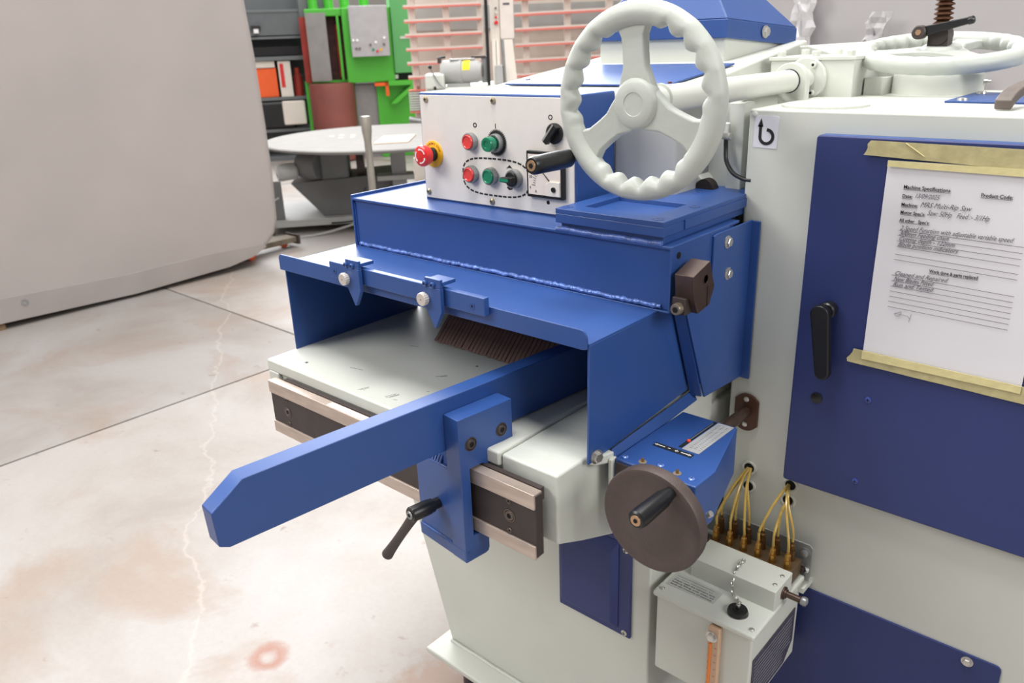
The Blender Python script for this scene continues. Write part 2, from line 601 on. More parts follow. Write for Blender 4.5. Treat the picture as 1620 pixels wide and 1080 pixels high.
for x in (-1.19, -.645):
    for dz, rr in ((0, .0095), (.024, .0045), (-.024, .0045)):
        z = (RZ0 + RZ1) / 2 + dz
        o = MB().lathe([(-.0005, rr * 1.1), (.0005, rr * 1.1), (.0005, rr * .9), (-.0008, rr * .85), (.0006, rr * .82), (.0014, rr * .74), (.0014, rr * .42)], (x, RY + .003, z), (0, -1, 0), 20, caps=False).build('socket_bolt', mat('bolt_head_steel', (104, 92, 86), .35, .6), S)
        MB().lathe([(-.001, rr * 1.15), (.0002, rr * 1.15)], (x, RY + .003, z), (0, -1, 0), 20).build('counterbore', HOLEM, o)
        MB().cyl((x, RY + .0045, z), (x, RY + .0014, z), rr * .42, n=6).build('hex_hole', HOLEM, o)
for x in (-1.17, -.93, -.66):
    MB().cyl((x, .704, .79), (x, .73, .79), .011).build('rail_spacer', BLACKM, S)

# hood over the infeed
HB = BLUE
MB().prism([(-1.289, .780, 1.042), (-.570, .780, 1.042), (-.570, 1.15, 1.042), (-1.289, 1.15, 1.042)], (0, 0, .0035)).build('hood_top', HB, S, bevel=.0012)
fp = [(-1.286, .777, 1.040), (-.5745, .777, 1.036)]
pl = [(-1.286, .777, 1.034), (-.578, .777, 1.036), (-.572, .777, 1.038), (-.572, .777, 1.050)]
for i in range(5):
    a = radians(90 * i / 4)
    pl.append((-.584 + .012 * cos(a), .777, 1.052 + .012 * sin(a)))
pl += [(-1.280, .777, 1.064), (-1.286, .777, 1.058)]
MB().prism(pl, (0, .0035, 0)).build('hood_lip', HB, S, bevel=.0008)
MB().prism([(-1.2785, .782, .872), (-1.2785, 1.10, .872), (-1.2785, 1.10, .95), (-1.2785, 1.105, 1.0), (-1.2785, 1.12, 1.043), (-1.2785, .782, 1.043)], (.003, 0, 0)).build('hood_left_cheek', HB, S, bevel=.001)
MB().prism([(-.5735, .778, .866), (-.5735, 1.06, .884), (-.5735, 1.065, .89), (-.5735, 1.03, 1.043), (-.5735, .780, 1.043)], (.004, 0, 0)).build('hood_right_cheek', HB, S, bevel=.0012)
MB().prism([(-.5695, .83, .868), (-.5695, 1.06, .878), (-.560, 1.06, .862), (-.560, .83, .852)], (.0025, 0, .002)).build('hood_side_flange', HB, S, bevel=.001)
MB().hexa([(-.578, .786, .860), (-.566, .790, .860), (-.562, .83, .850), (-.578, .83, .850), (-.578, .786, .872), (-.568, .790, .872), (-.562, .83, .868), (-.578, .83, .868)]).build('hood_foot', CAST, S, bevel=.003)
hexbolt(S, (-.5675, .793, .874), (1, -.25, 0), .008)
# infeed kickback fingers: a row of steel plates hanging across the table
for i in range(32):
    x = -1.085 + i * .0093
    dz = random.uniform(-.001, .001)
    MB().prism([(x, .969, .8765 + dz), (x, .982, .8745 + dz), (x, 1.062, .932), (x, 1.055, .94), (x, 1.03, .934)], (.0084, 0, 0)).build('kickback_finger', FING, S, bevel=.0008, seg=1)
MB().cyl((-1.10, 1.052, .936), (-.78, 1.052, .936), .007).build('finger_shaft', BLACKM, S)
MB().box(-1.10, -.575, 1.075, 1.10, .935, 1.044).build('inner_shade_box', DARK, S)  # dark box standing in for the shaded space behind the fingers
MB().box(-1.284, -.60, 1.115, 1.15, .873, 1.044).build('infeed_bulkhead', DARK, S)  # coloured near-black for the shade inside the infeed

# indicator bar and two saw line pointers
MB().box(-1.111, -.745, .766, .777, 1.0515, 1.0795).build('indicator_bar', BLUE, S, bevel=.0015)
for x in (-.769, -1.097):
    o = MB().lathe([(0, .0052), (.0006, .0052), (.0006, .0042), (.0001, .004), (.0006, .0038), (.0006, .002)], (x, .766, 1.0635), (0, -1, 0), 18, caps=False).build('countersunk_screw', BLUE, S)
    MB().cyl((x, .766, 1.0635), (x, .7652, 1.0635), .0018, n=6).build('hex_hole', HOLEM, o)


def pointer(dx, dz):
    def q(l):
        return [(a + dx, b, c + dz) for a, b, c in l]
    # arrow-shaped plate
    p = MB().prism(q([(-1.056, .7565, 1.080), (-1.018, .7565, 1.080), (-1.018, .7565, 1.044), (-1.0335, .7565, 1.016), (-1.036, .7565, 1.016), (-1.056, .7565, 1.052)]), (0, .0075, 0)).build('blade_line_pointer', BLUE, S, bevel=.001)
    MB().prism(q([(-1.056, .760, 1.0835), (-1.018, .760, 1.0835), (-1.018, .790, 1.0835), (-1.056, .790, 1.0835)]), (0, 0, .006)).build('saddle_block', BLUE, p, bevel=.001)
    MB().prism(q([(-1.052, .757, 1.080), (-1.018, .757, 1.080), (-1.018, .757, 1.094), (-1.052, .757, 1.094)]), (0, .006, 0)).build('clamp_plate', BLUE, p, bevel=.001)
    for k in (0, 1):
        x = -1.0495 + k * .0165 + dx
        MB().lathe([(0, .0042), (.003, .0042), (.004, .003)], (x, .757, 1.085 + dz), (0, -1, 0), 16).build('cap_screw', BLUE, p)
        MB().cyl((x, .753, 1.085 + dz), (x, .7525, 1.085 + dz), .0018, n=6).build('hex_hole', HOLEM, p)
    n = 36
    c = V((-1.052 + dx, .7565, 1.0605 + dz))
    b = MB()
    rings = []
    for t, k in ((0, .92), (-.0015, 1), (-.0085, 1), (-.0095, .9)):
        rings.append([b.bm.verts.new(c + V(((.0105 if i % 2 else .0099) * k * cos(2 * pi * i / n), t, (.0105 if i % 2 else .0099) * k * sin(2 * pi * i / n)))) for i in range(n)])
    for a, d in zip(rings, rings[1:]):
        for i in range(n):
            b._f([a[i], a[(i + 1) % n], d[(i + 1) % n], d[i]])
    b._f(rings[0]); b._f(rings[-1])
    b.build('knurled_knob', mat('nickel_knob', (214, 206, 198), .35, .4, var=.05), p, ang=15, label='knurled nickel thumb knob')
    MB().cyl(c + V((0, -.0094, 0)), c + V((0, -.0099, 0)), .0009, n=8).build('centre_mark', INK, p)


pointer(0, 0)
pointer(.193, .001)

# cross beam
bm_ = MB().box(-1.268, -.553, .9515, 1.14, 1.047, 1.141).build('beam', BLUE, S, bevel=.002)
MB().box(-1.271, -.551, .946, 1.155, 1.1385, 1.1435).build('beam_top_plate', BLUE, S, bevel=.0015, seg=3)
MB().box(-1.271, -.551, .946, .96, 1.0445, 1.0475).build('beam_bottom_edge', BLUE, bm_, bevel=.001)
MB().box(-1.2725, -1.268, .946, 1.155, 1.045, 1.149).build('beam_end_plate', BLUE, bm_, bevel=.0012)
MB().box(-.553, -.549, .946, 1.12, 1.045, 1.1435).build('beam_end_plate', BLUE, bm_, bevel=.0015)
wb = MB()
wb.tube([(-1.262 + i * .0058, .9508 + random.uniform(-.0006, .0006), 1.0515 + random.uniform(-.0008, .0008)) for i in range(121)], lambda t: .0040 + .0016 * noise.noise(V((t * 90, 0, 0))), 8, 2)
wb.build('weld_bead', mat('shiny_blue_weld', (96, 124, 190), .18, .35, var=.3, scale=80, bump=.8, bscale=300), S, ang=80)
MB().tube([(-1.2665, .9508, 1.055 + i * .0078) for i in range(11)], .0018, 6, 2).build('weld_bead', BLUE, S, ang=80)
MB().tube([(-.756 + i * .0105, .949, 1.1445 + random.uniform(-.0008, .0008)) for i in range(19)], lambda t: .0045 + .001 * noise.noise(V((t * 40, 3, 0))), 8, 2).build('weld_bead', mat('scaly_blue_weld', (80, 104, 168), .3, var=.3, scale=60, bump=.6, bscale=250), S, ang=80)
# pivot plate on the beam
MB().box(-.750, -.566, .952, 1.20, 1.143, 1.157).build('pivot_pad', BLUE, S, bevel=.002)
bx = (-.755, -.562, .944, 1.24)
pp = MB().box(*bx, 1.155, 1.170).build('pivot_plate', BLUE, S, bevel=.0015)
MB().box(bx[0], bx[1], bx[2], .978, 1.1695, 1.1775).build('frame_front', BLUE, pp, bevel=.0012)
MB().box(bx[0], bx[1], 1.075, bx[3], 1.1695, 1.1775).build('frame_back', BLUE, pp, bevel=.0012)
MB().box(bx[0], -.725, .977, 1.076, 1.1695, 1.1774).build('frame_side', BLUE, pp, bevel=.0012)
MB().box(-.600, bx[1], .977, 1.076, 1.1695, 1.1774).build('frame_side', BLUE, pp, bevel=.0012)
for x, y in ((-.743, .962), (-.580, .958), (-.580, 1.062), (-.632, 1.165)):
    MB().lathe([(0, .0085), (.0005, .0085), (.0005, .007), (.0001, .0068), (.0006, .006), (.0006, .003)], (x, y, 1.1775), (0, 0, 1), 20, caps=False).build('countersunk_bolt', BLUE, pp)
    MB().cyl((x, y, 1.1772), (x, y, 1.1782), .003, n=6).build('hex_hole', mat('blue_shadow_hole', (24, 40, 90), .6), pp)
MB().prism([(-.562, 1.0, 1.157), (-.562, 1.24, 1.157), (-.562, 1.24, 1.171), (-.562, 1.0, 1.171)], (.002, 0, 0)).build('pivot_edge', BLUE, pp)

# side guard, with its flange on the body
sg = MB().prism([(-.549, 1.063, 1.136), (-.549, 1.070, 1.138), (-.549, 1.192, 1.138), (-.549, 1.192, .864), (-.549, 1.078, .871), (-.549, 1.060, .872), (-.549, .992, 1.03), (-.549, .992, 1.044), (-.549, 1.063, 1.046)], (.004, 0, 0)).build('side_guard', BLUE, S, bevel=.0012)
MB().prism([(-.549, .992, 1.044), (-.549, .992, 1.03), (-.549, 1.055, .874), (-.565, 1.050, .874), (-.565, .987, 1.03), (-.565, .987, 1.044)], (0, .003, .001)).build('guard_return', BLUE, sg)
MB().box(-.548, -.531, 1.188, 1.192, .862, 1.137).build('guard_flange', BLUE, sg, bevel=.0012)
hexbolt(sg, (-.545, 1.105, 1.119), (1, 0, 0), .0075)
hexbolt(sg, (-.545, 1.112, 1.067), (1, 0, 0), .0075)
MB().box(-.70, -.575, 1.085, 1.19, .875, 1.14).build('guard_shade_box', DARK, S)  # dark box painted as the shade in the gap behind the guard

# brown lever block on the beam end
lb = MB().prism([(-.540, .940, 1.108), (-.540, .986, 1.121), (-.540, 1.003, 1.080), (-.540, .990, 1.055), (-.540, .957, 1.050), (-.540, .944, 1.075)], (.030, 0, 0)).build('lever_block', BROWN, S, bevel=.001)
MB().cyl((-.551, .97, 1.09), (-.538, .97, 1.09), .010).build('pivot_pin', BLACKM, lb)
MB().lathe([(0, .0075), (.0006, .0075), (.0006, .0062), (0, .006)], (-.510, .975, 1.097), (1, 0, 0), 20).build('pin_end', BROWN, lb)
MB().box(-.541, -.520, .938, .962, 1.050, 1.075).build('clamp_lug', BLACKM, lb, bevel=.001)
MB().lathe([(0, .0085), (.012, .0085), (.014, .0075)], (-.530, .942, 1.060), (0, -1, 0), 20).build('cap_screw', mat('cap_screw_steel', (150, 136, 120), .35, .7), lb)
MB().cyl((-.530, .928, 1.060), (-.530, .9275, 1.060), .0045, n=6).build('hex_hole', HOLEM, lb)
MB().box(-.510, -.5095, .981, .983, 1.055, 1.085).build('saw_slot', HOLEM, lb)
MB().lathe([(0, .005), (.001, .005)], (-.549, .965, 1.128), (1, 0, 0), 16).build('oil_hole', HOLEM, bm_)

# ------------------------------------------------ control box
cb = MB().box(-1.134, -.771, 1.021, 1.128, 1.142, 1.3385).build('control_box', BLUE, S, bevel=.003)
FY = 1.0185
MB().box(-1.129, -.775, FY, 1.0215, 1.147, 1.334).build('face_plate', PANEL, cb, bevel=.0005)
for p in ((-1.112, 1.326), (-.945, 1.327), (-.782, 1.326), (-1.121, 1.158), (-.957, 1.155)):
    screw(cb, (p[0], FY, p[1]), (0, -1, 0), .0058, .0035, mat('pan_head_steel', (190, 176, 146), .28, .7))
MB().cyl((-.829, FY, 1.166), (-.829, FY - .0004, 1.166), .0033).build('plug_hole', HOLEM, cb)


def dial(x, z, rr, d, m, bz=True, name='push_button', mushroom=False):
    b = None
    root = MB().lathe([(0, rr * 1.25), (.006, rr * 1.25), (.010, rr * 1.17), (.010, rr * 1.02), (.006, rr)], (x, FY, z), (0, -1, 0), 28).build(name, GALV, cb)
    if mushroom:
        MB().lathe([(.004, rr * .8), (.014, rr * .8), (.015, rr), (.024, rr), (.027, rr * .9), (.027, rr * .55), (.0255, rr * .5), (.0255, .0005)], (x, FY, z), (0, -1, 0), 28).build('button_cap', m, root)
    else:
        MB().lathe([(.004, rr), (d, rr), (d + .0015, rr * .93), (d + .0015, rr * .82), (d + .0002, rr * .76), (d + .0002, .0005)], (x, FY, z), (0, -1, 0), 28).build('button_cap', m, root)
    return root


dial(-1.001, 1.257, .0125, .0115, CORAL)
dial(-1.0025, 1.2, .0125, .0115, CORAL)
dial(-.9555, 1.2, .0125, .0115, GREEN)
# toothed black mark round the upper green button
gm = MB()
n = 40
pts = []
for i in range(n):
    a = 2 * pi * i / n
    pts.append((-.9405 + .0235 * cos(a), FY - .0006, 1.2575 + .0235 * sin(a)))
    a2 = a + 2 * pi / n * .15
    pts.append((-.9405 + .0200 * cos(a2), FY - .0006, 1.2575 + .0200 * sin(a2)))
gm.prism(pts, (0, .0005, 0)).build('blade_emblem', INK, cb)
GG = mat('green_lens', (6, 118, 84), .12, var=.1, coat=.6)
dial(-.9405, 1.2575, .0128, .016, GG, mushroom=True)
# selector
sel = MB().lathe([(0, .0165), (.006, .0165), (.010, .0155), (.010, .0135)], (-.9005, FY, 1.2), (0, -1, 0), 28).build('selector_switch', GALV, cb)
MB().lathe([(.004, .0125), (.013, .0125), (.014, .0115)], (-.9005, FY, 1.2), (0, -1, 0), 28).build('selector_body', BLACK, sel)
MB().prism([(-.917, FY - .013, 1.196), (-.888, FY - .013, 1.194), (-.888, FY - .013, 1.206), (-.917, FY - .013, 1.204)], (0, -.011, 0)).build('selector_lever', BLACK, sel, bevel=.002)
MB().box(-.916, -.896, FY - .0247, FY - .0235, 1.1975, 1.2025).build('selector_mark', GREEN, sel)
# tortoise / hare marks printed beside the selector
mk = MB()
mk.prism([(-.921, FY - .0004, 1.215), (-.913, FY - .0004, 1.222), (-.905, FY - .0004, 1.215), (-.909, FY - .0004, 1.217), (-.916, FY - .0004, 1.217)], (0, .0003, 0))
mk.prism([(-.921, FY - .0004, 1.183), (-.916, FY - .0004, 1.187), (-.910, FY - .0004, 1.186), (-.906, FY - .0004, 1.183), (-.909, FY - .0004, 1.180), (-.916, FY - .0004, 1.179)], (0, .0003, 0))
mk.build('speed_mark', INK, cb)
# dashed oval line
ds = MB()


def oval(t):
    # t in 0..1 round an oblong
    a = 2 * pi * t
    cx, cz = -.948, 1.198
    ex = 3.2
    ca, sa = cos(a), sin(a)
    return V((cx + .0785 * math.copysign(abs(ca) ** (2 / ex), ca), 0, cz + .032 * math.copysign(abs(sa) ** (2 / ex), sa)))


# equal arc-length dashes
P = [oval(i / 720) for i in range(721)]
L = [0]
for a, b in zip(P, P[1:]):
    L.append(L[-1] + (b - a).length)
nd = 34
for k in range(nd):
    s0 = L[-1] * k / nd
    s1 = s0 + L[-1] / nd * .74
    i0 = next(i for i, l in enumerate(L) if l >= s0)
    i1 = next(i for i, l in enumerate(L) if l >= s1)
    a, b = P[i0], P[i1]
    d = (b - a).normalized()
    g = V((-d.z, 0, d.x)) * .0015
    o_ = V((0, FY - .0004, 0))
    ds.prism([a - g + o_, b - g + o_, b + g + o_, a + g + o_], (0, .0003, 0))
ds.build('dashed_outline', INK, cb)
text('printed_symbol', 'O', (-.9955, FY - .0002, 1.2815), .0115, INK, cb, bold=.0004)
text('printed_symbol', 'I', (-.9435, FY - .0002, 1.2815), .0115, INK, cb, bold=.0002)
text('printed_symbol', 'O', (-.826, FY - .0002, 1.300), .0115, INK, cb, bold=.0002)
text('printed_symbol', 'I', (-.783, FY - .0002, 1.300), .0115, INK, cb, bold=.0002)
# isolator switch behind the wheel rim
sw = MB().lathe([(0, .0165), (.004, .0165), (.006, .014)], (-.812, FY, 1.279), (0, -1, 0), 24).build('isolator_switch', BLACK, cb)
Rz = Matrix.Rotation(radians(40), 3, 'Y')
c0 = V((-.812, FY - .006, 1.279))
pts = [c0 + Rz @ V(p) for p in ((-.005, 0, -.018), (.005, 0, -.018), (.005, 0, .018), (-.005, 0, .018))]
MB().prism(pts, (0, -.010, 0)).build('switch_lever', BLACK, sw, bevel=.001)
pts = [c0 + Rz @ V(p) for p in ((-.0052, -.0102, -.017), (-.002, -.0102, -.017), (-.002, -.0102, .017), (-.0052, -.0102, .017))]
MB().prism(pts, (0, -.0006, 0)).build('switch_stripe', ZINC, sw)
# emergency stop
es = MB().lathe([(0, .0245), (.0015, .0245), (.002, .0235)], (-1.101, FY, 1.229), (0, -1, 0), 36).build('emergency_stop', YELLOW, cb)
MB().lathe([(.0015, .0125), (.012, .0125), (.014, .0115), (.020, .0115)], (-1.101, FY, 1.229), (0, -1, 0), 24).build('stop_stem', BLACK, es)
MB().lathe([(.016, .013), (.018, .0175), (.028, .0195), (.032, .0185), (.034, .015), (.0345, .0005)], (-1.101, FY, 1.229), (0, -1, 0), 36).build('stop_cap', RED, es)
ar = MB()
for k in range(3):
    a0 = radians(20 + 120 * k)
    prev = None
    for i in range(9):
        a = a0 + radians(75) * i / 8
        ri, ro = (.0112, .0133)
        cur = [V((-1.101 + q * cos(a), FY - .0344, 1.229 + q * sin(a))) for q in (ri, ro)]
        if prev:
            ar.prism([prev[0], cur[0], cur[1], prev[1]], (0, -.0004, 0))
        prev = cur
    a = a0 + radians(75)
    tip = V((-1.101 + .0122 * cos(a + .3), FY - .0344, 1.229 + .0122 * sin(a + .3)))
    ar.prism([V((-1.101 + .0095 * cos(a), FY - .0344, 1.229 + .0095 * sin(a))), tip, V((-1.101 + .0148 * cos(a), FY - .0344, 1.229 + .0148 * sin(a)))], (0, -.0004, 0))
ar.build('turn_arrow', WHITEPR, es)
lt = 'EMERGENCY STOP'
for i, ch in enumerate(lt):
    if ch == ' ':
        continue
    a = radians(160 - i * 140 / (len(lt) - 1))
    c = V((-1.101 + .0178 * cos(a), FY - .0022, 1.229 + .0178 * sin(a)))
    rm = Matrix.Rotation(-(a - pi / 2), 3, 'Y') @ Matrix.Rotation(pi / 2, 3, 'X')
    text('stop_letter', ch, c - V((.0013 * sin(a), 0, -.0013 * cos(a))), .0052, REDINK, cb, rot=rm)
# ammeter
am = MB().box(-.868, -.791, FY - .008, FY, 1.174, 1.250).build('ammeter', BLACK, cb, bevel=.001)
MB().box(-.864, -.796, FY - .0088, FY - .0078, 1.179, 1.245).build('meter_face', mat('meter_card', (226, 214, 204), .5, var=.05, scale=30), am)
MB().prism([(-.825, FY - .0115, 1.179), (-.796, FY - .0115, 1.179), (-.796, FY - .0115, 1.203), (-.818, FY - .0115, 1.203), (-.825, FY - .0115, 1.198)], (0, .003, 0)).build('meter_cover', CREAM, am, bevel=.0008)
MB().lathe([(0, .0042), (.002, .0042), (.002, .0035), (.001, .003)], (-.808, FY - .0115, 1.1905), (0, -1, 0), 20).build('meter_screw', BLACK, am)
nd_ = MB().prism([(-.8385, FY - .0095, 1.222), (-.8378, FY - .0095, 1.2225), (-.8175, FY - .0095, 1.2035), (-.819, FY - .0095, 1.2025)], (0, -.0004, 0))
for i in range(16):
    a = radians(92 + i * 5.6)
    c = V((-.812, 0, 1.192)); e = V((cos(a), 0, sin(a)))
    g = V((-e.z, 0, e.x)) * .0003
    p0, p1 = c + e * .037, c + e * (.042 if i % 3 else .045)
    nd_.prism([p0 - g + V((0, FY - .009, 0)), p1 - g + V((0, FY - .009, 0)), p1 + g + V((0, FY - .009, 0)), p0 + g + V((0, FY - .009, 0))], (0, -.0003, 0))
nd_.build('meter_needle', INK, am)
for s_, x, z in (('0', -.8615, 1.188), ('50', -.8615, 1.206), ('A', -.850, 1.1825)):
    text('meter_figure', s_, (x, FY - .0089, z), .0062, INKP, cb, bold=.0001)

# ------------------------------------------------ casings behind
MB().hexa([(-1.12, 1.15, .87), (-.672, 1.15, .87), (-.672, 1.66, .87), (-1.05, 1.66, .87),
           (-1.12, 1.15, 1.3325), (-.672, 1.15, 1.3325), (-.672, 1.66, 1.4019), (-1.05, 1.66, 1.4019)]).build('upper_casing', WHITE, S, bevel=.005)
MB().box(-1.10, -.60, 1.162, 1.9, .70, .90).build('lower_casing', WHITE, S)


def ramp(x, y, dz=0):
    return V((x + .131 * (y - 1.2), y, 1.3393 + .136 * (y - 1.2) + dz))


a, b_, c_, d_ = ramp(-1.075, 1.195, .002), ramp(-.715, 1.195, .002), ramp(-.715, 1.385, .002), ramp(-1.075, 1.385, .002)
tp = MB().prism([a, b_, c_, d_], (0, 0, .003)).build('top_cover_plate', BLUE, S, bevel=.0006)
screw(tp, ramp(-1.055, 1.235, .005), (0, -.13, 1), .005, .003)
screw(tp, ramp(-1.055, 1.36, .005), (0, -.13, 1), .005, .003)
MB().box(-1.02, -.90, 1.56, 1.60, 1.385, 1.402).build('rear_cover_edge', BLUE_SHADE, S)
# front casing and column right of the control box
MB().box(-.775, -.655, 1.13, 1.25, .88, 1.335).build('front_casing', GLV, S, bevel=.006, seg=3)  # white face coloured grey, its shade put into the paint
MB().box(-.68, -.60, 1.24, 1.60, .88, 1.322).build('column_casing', WHITE, S, bevel=.004)
MB().box(-.615, -.588, 1.225, 1.26, .95, 1.315).build('column_strip', WHITE, S, bevel=.002)
MB().box(-.602, -.567, 1.26, 1.5, .95, 1.30).build('column_strip', CAST, S, bevel=.002)
MB().prism([(-.668 + .030 * cos(radians(a_)), 1.205, 1.165 + .038 * sin(radians(a_))) for a_ in range(0, 181, 15)] + [(-.698, 1.205, 1.10), (-.638, 1.205, 1.10)], (0, .05, 0)).build('curved_cowl', CAST, S, bevel=.003)
MB().prism([(-.640 + .019 * cos(radians(a_)), 1.198, 1.168 + .026 * sin(radians(a_))) for a_ in range(0, 181, 15)] + [(-.659, 1.198, 1.12), (-.621, 1.198, 1.12)], (0, .02, 0)).build('cowl_opening', mat('brown_black_bore', (36, 26, 24), .7), S)
hs = MB().tube([(-.612, 1.213, 1.262), (-.610, 1.210, 1.245), (-.605, 1.205, 1.225), (-.590, 1.200, 1.208), (-.570, 1.198, 1.200), (-.556, 1.197, 1.199)], .0035, 10, 5).build('black_hose', BLACK, S)
MB().rcyl((-.612, 1.214, 1.262), (-.612, 1.216, 1.285), .005).build('hose_ferrule', CAST, S)
MB().rcyl((-.62, 1.216, 1.264), (-.60, 1.205, 1.264), .006).build('hose_elbow', ZINC, S)

# duct with blue hood
dl = MB()
e = V((.143, 1, -.085))
t = .23
A0, B0 = V((-1.018, 1.43, 1.36)), V((-.735, 1.43, 1.36))
dl.hexa([A0, B0, B0 + V((.143 * t, t, 0)), A0 + V((.143 * t, t, 0)), V((-1.018, 1.43, 1.42)), V((-.735, 1.43, 1.42)), V((-.735, 1.43, 1.42)) + e * t, V((-1.018, 1.43, 1.42)) + e * t])
dl.build('extraction_duct', WHITE, S, bevel=.003)
ca, cbp = V((-1.026, 1.42, 1.413)), V((-.728, 1.42, 1.412))
cc, cdp = cbp + e * .235, ca + e * .235
up = V((0, 0, .033))
hd = MB().hexa([ca, cbp, cc, cdp, ca + up, cbp + up, cc + up, cdp + up]).build('duct_hood', BLUE, S, bevel=.002)
ins = [(V((.085, .075, .09))), (V((-.085, .075, .09))), (V((-.085, -.065, .09))), (V((.085, -.065, .09)))]
base = [ca + up, cbp + up, cc + up, cdp + up]
MB().hexa(base + [p + q for p, q in zip(base, ins)]).build('hood_pyramid', BLUE, hd, bevel=.003)
tops = [p + q for p, q in zip(base, ins)]
MB().prism([p + V((0, 0, 0)) for p in tops], (0, 0, .12)).build('hood_spout', BLUE, hd)
hexbolt(hd, cbp + e * .12 + V((.002, 0, .018)), (1, -.14, 0), .0085)

# ------------------------------------------------ main body
BX0, BX1, BY0, BY1, BZ0, BZ1 = -.566, .30, 1.195, 1.66, .10, 1.309
bd = MB().box(BX0, BX1, BY0, BY1, BZ0, BZ1).build('body_cabinet', WHITE, S, bevel=.004, seg=3)
MB().lathe([(0, .0045), (.0012, .0045), (.002, .003)], (-.557, 1.195, 1.301), (0, -1, 0), 16).build('rivet', WHITE, bd)
MB().cyl((-.478, 1.27, 1.309), (-.478, 1.27, 1.3125), .064, n=48).build('bearing_cover', WHITE, bd)
for p in ((-.525, 1.255), (-.505, 1.31), (-.445, 1.245), (-.435, 1.30)):
    MB().lathe([(0, .010), (.0022, .009), (.0028, .004)], (p[0], p[1], 1.3122), (0, 0, 1), 18).build('button_bolt', WHITE, bd)

# door
dr = MB().prism(rrect(-.449, .20, .704, 1.277, .004, 1.173, 2), (0, .016, 0)).build('door', BLUE_SHADE, S, bevel=.0025, seg=3)
MB().box(-.445, .20, 1.177, 1.1945, 1.270, 1.2775).build('door_top_fold', BLUE, dr, bevel=.002, seg=3)
# handle: boss + lever
hb = MB().rcyl((-.402, 1.173, 1.020), (-.402, 1.155, 1.020), .013, .002).build('handle_boss', BLACK, dr)
hl = []
for a_ in range(0, 181, 20):
    hl.append((-.407 + .0145 * cos(radians(a_)), 1.156, 1.017 + .0145 * sin(radians(a_))))
for a_ in range(180, 361, 20):
    hl.append((-.394 + .0115 * cos(radians(a_)), 1.156, .924 + .0115 * sin(radians(a_))))
MB().prism(hl, (0, -.014, 0)).build('door_handle', BLACK, dr, bevel=.003, seg=3)
MB().lathe([(0, .0092), (.0015, .0092), (.002, .008)], (-.407, 1.173, .868), (0, -1, 0), 24).build('hole_plug', BLACK, dr)
DB = mat('blue_screw_paint', (56, 74, 150), .4)
screw(dr, (-.329, 1.173, .886), (0, -1, 0), .0048, .002, DB)
screw(dr, (-.332, 1.173, .742), (0, -1, 0), .0048, .002, DB)
# lower access panel
lp = MB().prism(rrect(-.56, -.088, .13, .4915, .008, 1.1915, 3), (0, .004, 0)).build('access_panel', BLUE_SHADE, S, bevel=.0008)
hexbolt(lp, (-.134, 1.1915, .479), (0, -1, 0), .0065)

# arrow sticker
st = MB().prism([(-.5562, 1.1943, 1.2515), (-.5175, 1.1943, 1.2505), (-.5165, 1.1943, 1.297), (-.5200, 1.1943, 1.2995), (-.5555, 1.1943, 1.2995)], (0, .0006, 0)).build('arrow_sticker', mat('sticker_white', (214, 214, 222), .5, var=.02), S, label='white sticker with a black hooked arrow')
am_ = MB()
cx, cz, rx, rz = -.5352, 1.2682, .0105, .0105
path = [(-.5457, 1.285), (-.5457, 1.276), (-.5457, 1.2682)]
for i in range(1, 19):
    a_ = radians(180 + i * 270 / 18)
    path.append((cx + rx * cos(a_), cz + rz * sin(a_)))
hw = .0024
L_, R_ = [], []
for i, p in enumerate(path):
    q0 = path[max(i - 1, 0)]; q1 = path[min(i + 1, len(path) - 1)]
    d = V((q1[0] - q0[0], 0, q1[1] - q0[1])).normalized()
    n_ = V((-d.z, 0, d.x)) * hw
    L_.append(V((p[0], 1.1941, p[1])) + n_); R_.append(V((p[0], 1.1941, p[1])) - n_)
for i in range(len(path) - 1):
    am_.prism([L_[i], L_[i + 1], R_[i + 1], R_[i]], (0, -.0003, 0))
am_.prism([(-.5502, 1.1941, 1.283), (-.5412, 1.1941, 1.283), (-.5450, 1.1941, 1.2958)], (0, -.0003, 0))
am_.build('hooked_arrow', INK, st)

# second blue cover on top of the body, with screws
c2 = MB().prism([(-.335, 1.37, 1.3092), (-.05, 1.37, 1.3092), (-.05, 1.56, 1.3092), (-.335, 1.56, 1.3092)], (0, 0, .003)).build('top_hatch', BLUE, S, bevel=.0006)
for p in ((-.315, 1.39), (-.320, 1.53)):
    MB().lathe([(0, .008), (.003, .007), (.004, .003)], (*p, 1.312), (0, 0, 1), 14).build('hatch_screw', ZINC, c2)

# gearbox block, bracket, shaft
gb = MB().box(-.652, -.503, 1.45, 1.58, 1.30, 1.372).build('gear_block', WHITE, S, bevel=.002)
MB().box(-.655, -.500, 1.447, 1.583, 1.370, 1.376).build('gear_lid', WHITE, gb, bevel=.001)
for x in (-.638, -.575, -.515):
    for y in (1.462, 1.568):
        MB().hexn((x, y, 1.376), (0, 0, 1), .008, .010).build('lid_bolt', WHITE, gb, ang=20)
MB().box(-.50, -.47, 1.50, 1.56, 1.305, 1.338).build('gear_foot', WHITE, gb, bevel=.001)
SX, SZ = -.583, 1.3395
MB().lathe([(0, .036), (.006, .036), (.008, .034)], (SX, 1.450, SZ), (0, -1, 0), 36).build('bearing_flange', WHITE, gb)
for a_ in (60, 180, 300):
    p = V((SX + .027 * cos(radians(a_)), 1.443, SZ + .027 * sin(radians(a_))))
    o = MB().lathe([(0, .0055), (.005, .0055), (.006, .0045)], p, (0, -1, 0), 14).build('flange_screw', WHITE, gb)
    MB().cyl(p + V((0, -.0059, 0)), p + V((0, -.0063, 0)), .0026, n=6).build('hex_hole', HOLEM, gb)
bk = [(-.612, 1.374, 1.20), (-.553, 1.374, 1.20)] + [(SX + .030 * cos(radians(a_)), 1.374, SZ + .030 * sin(radians(a_))) for a_ in range(0, 181, 12)]
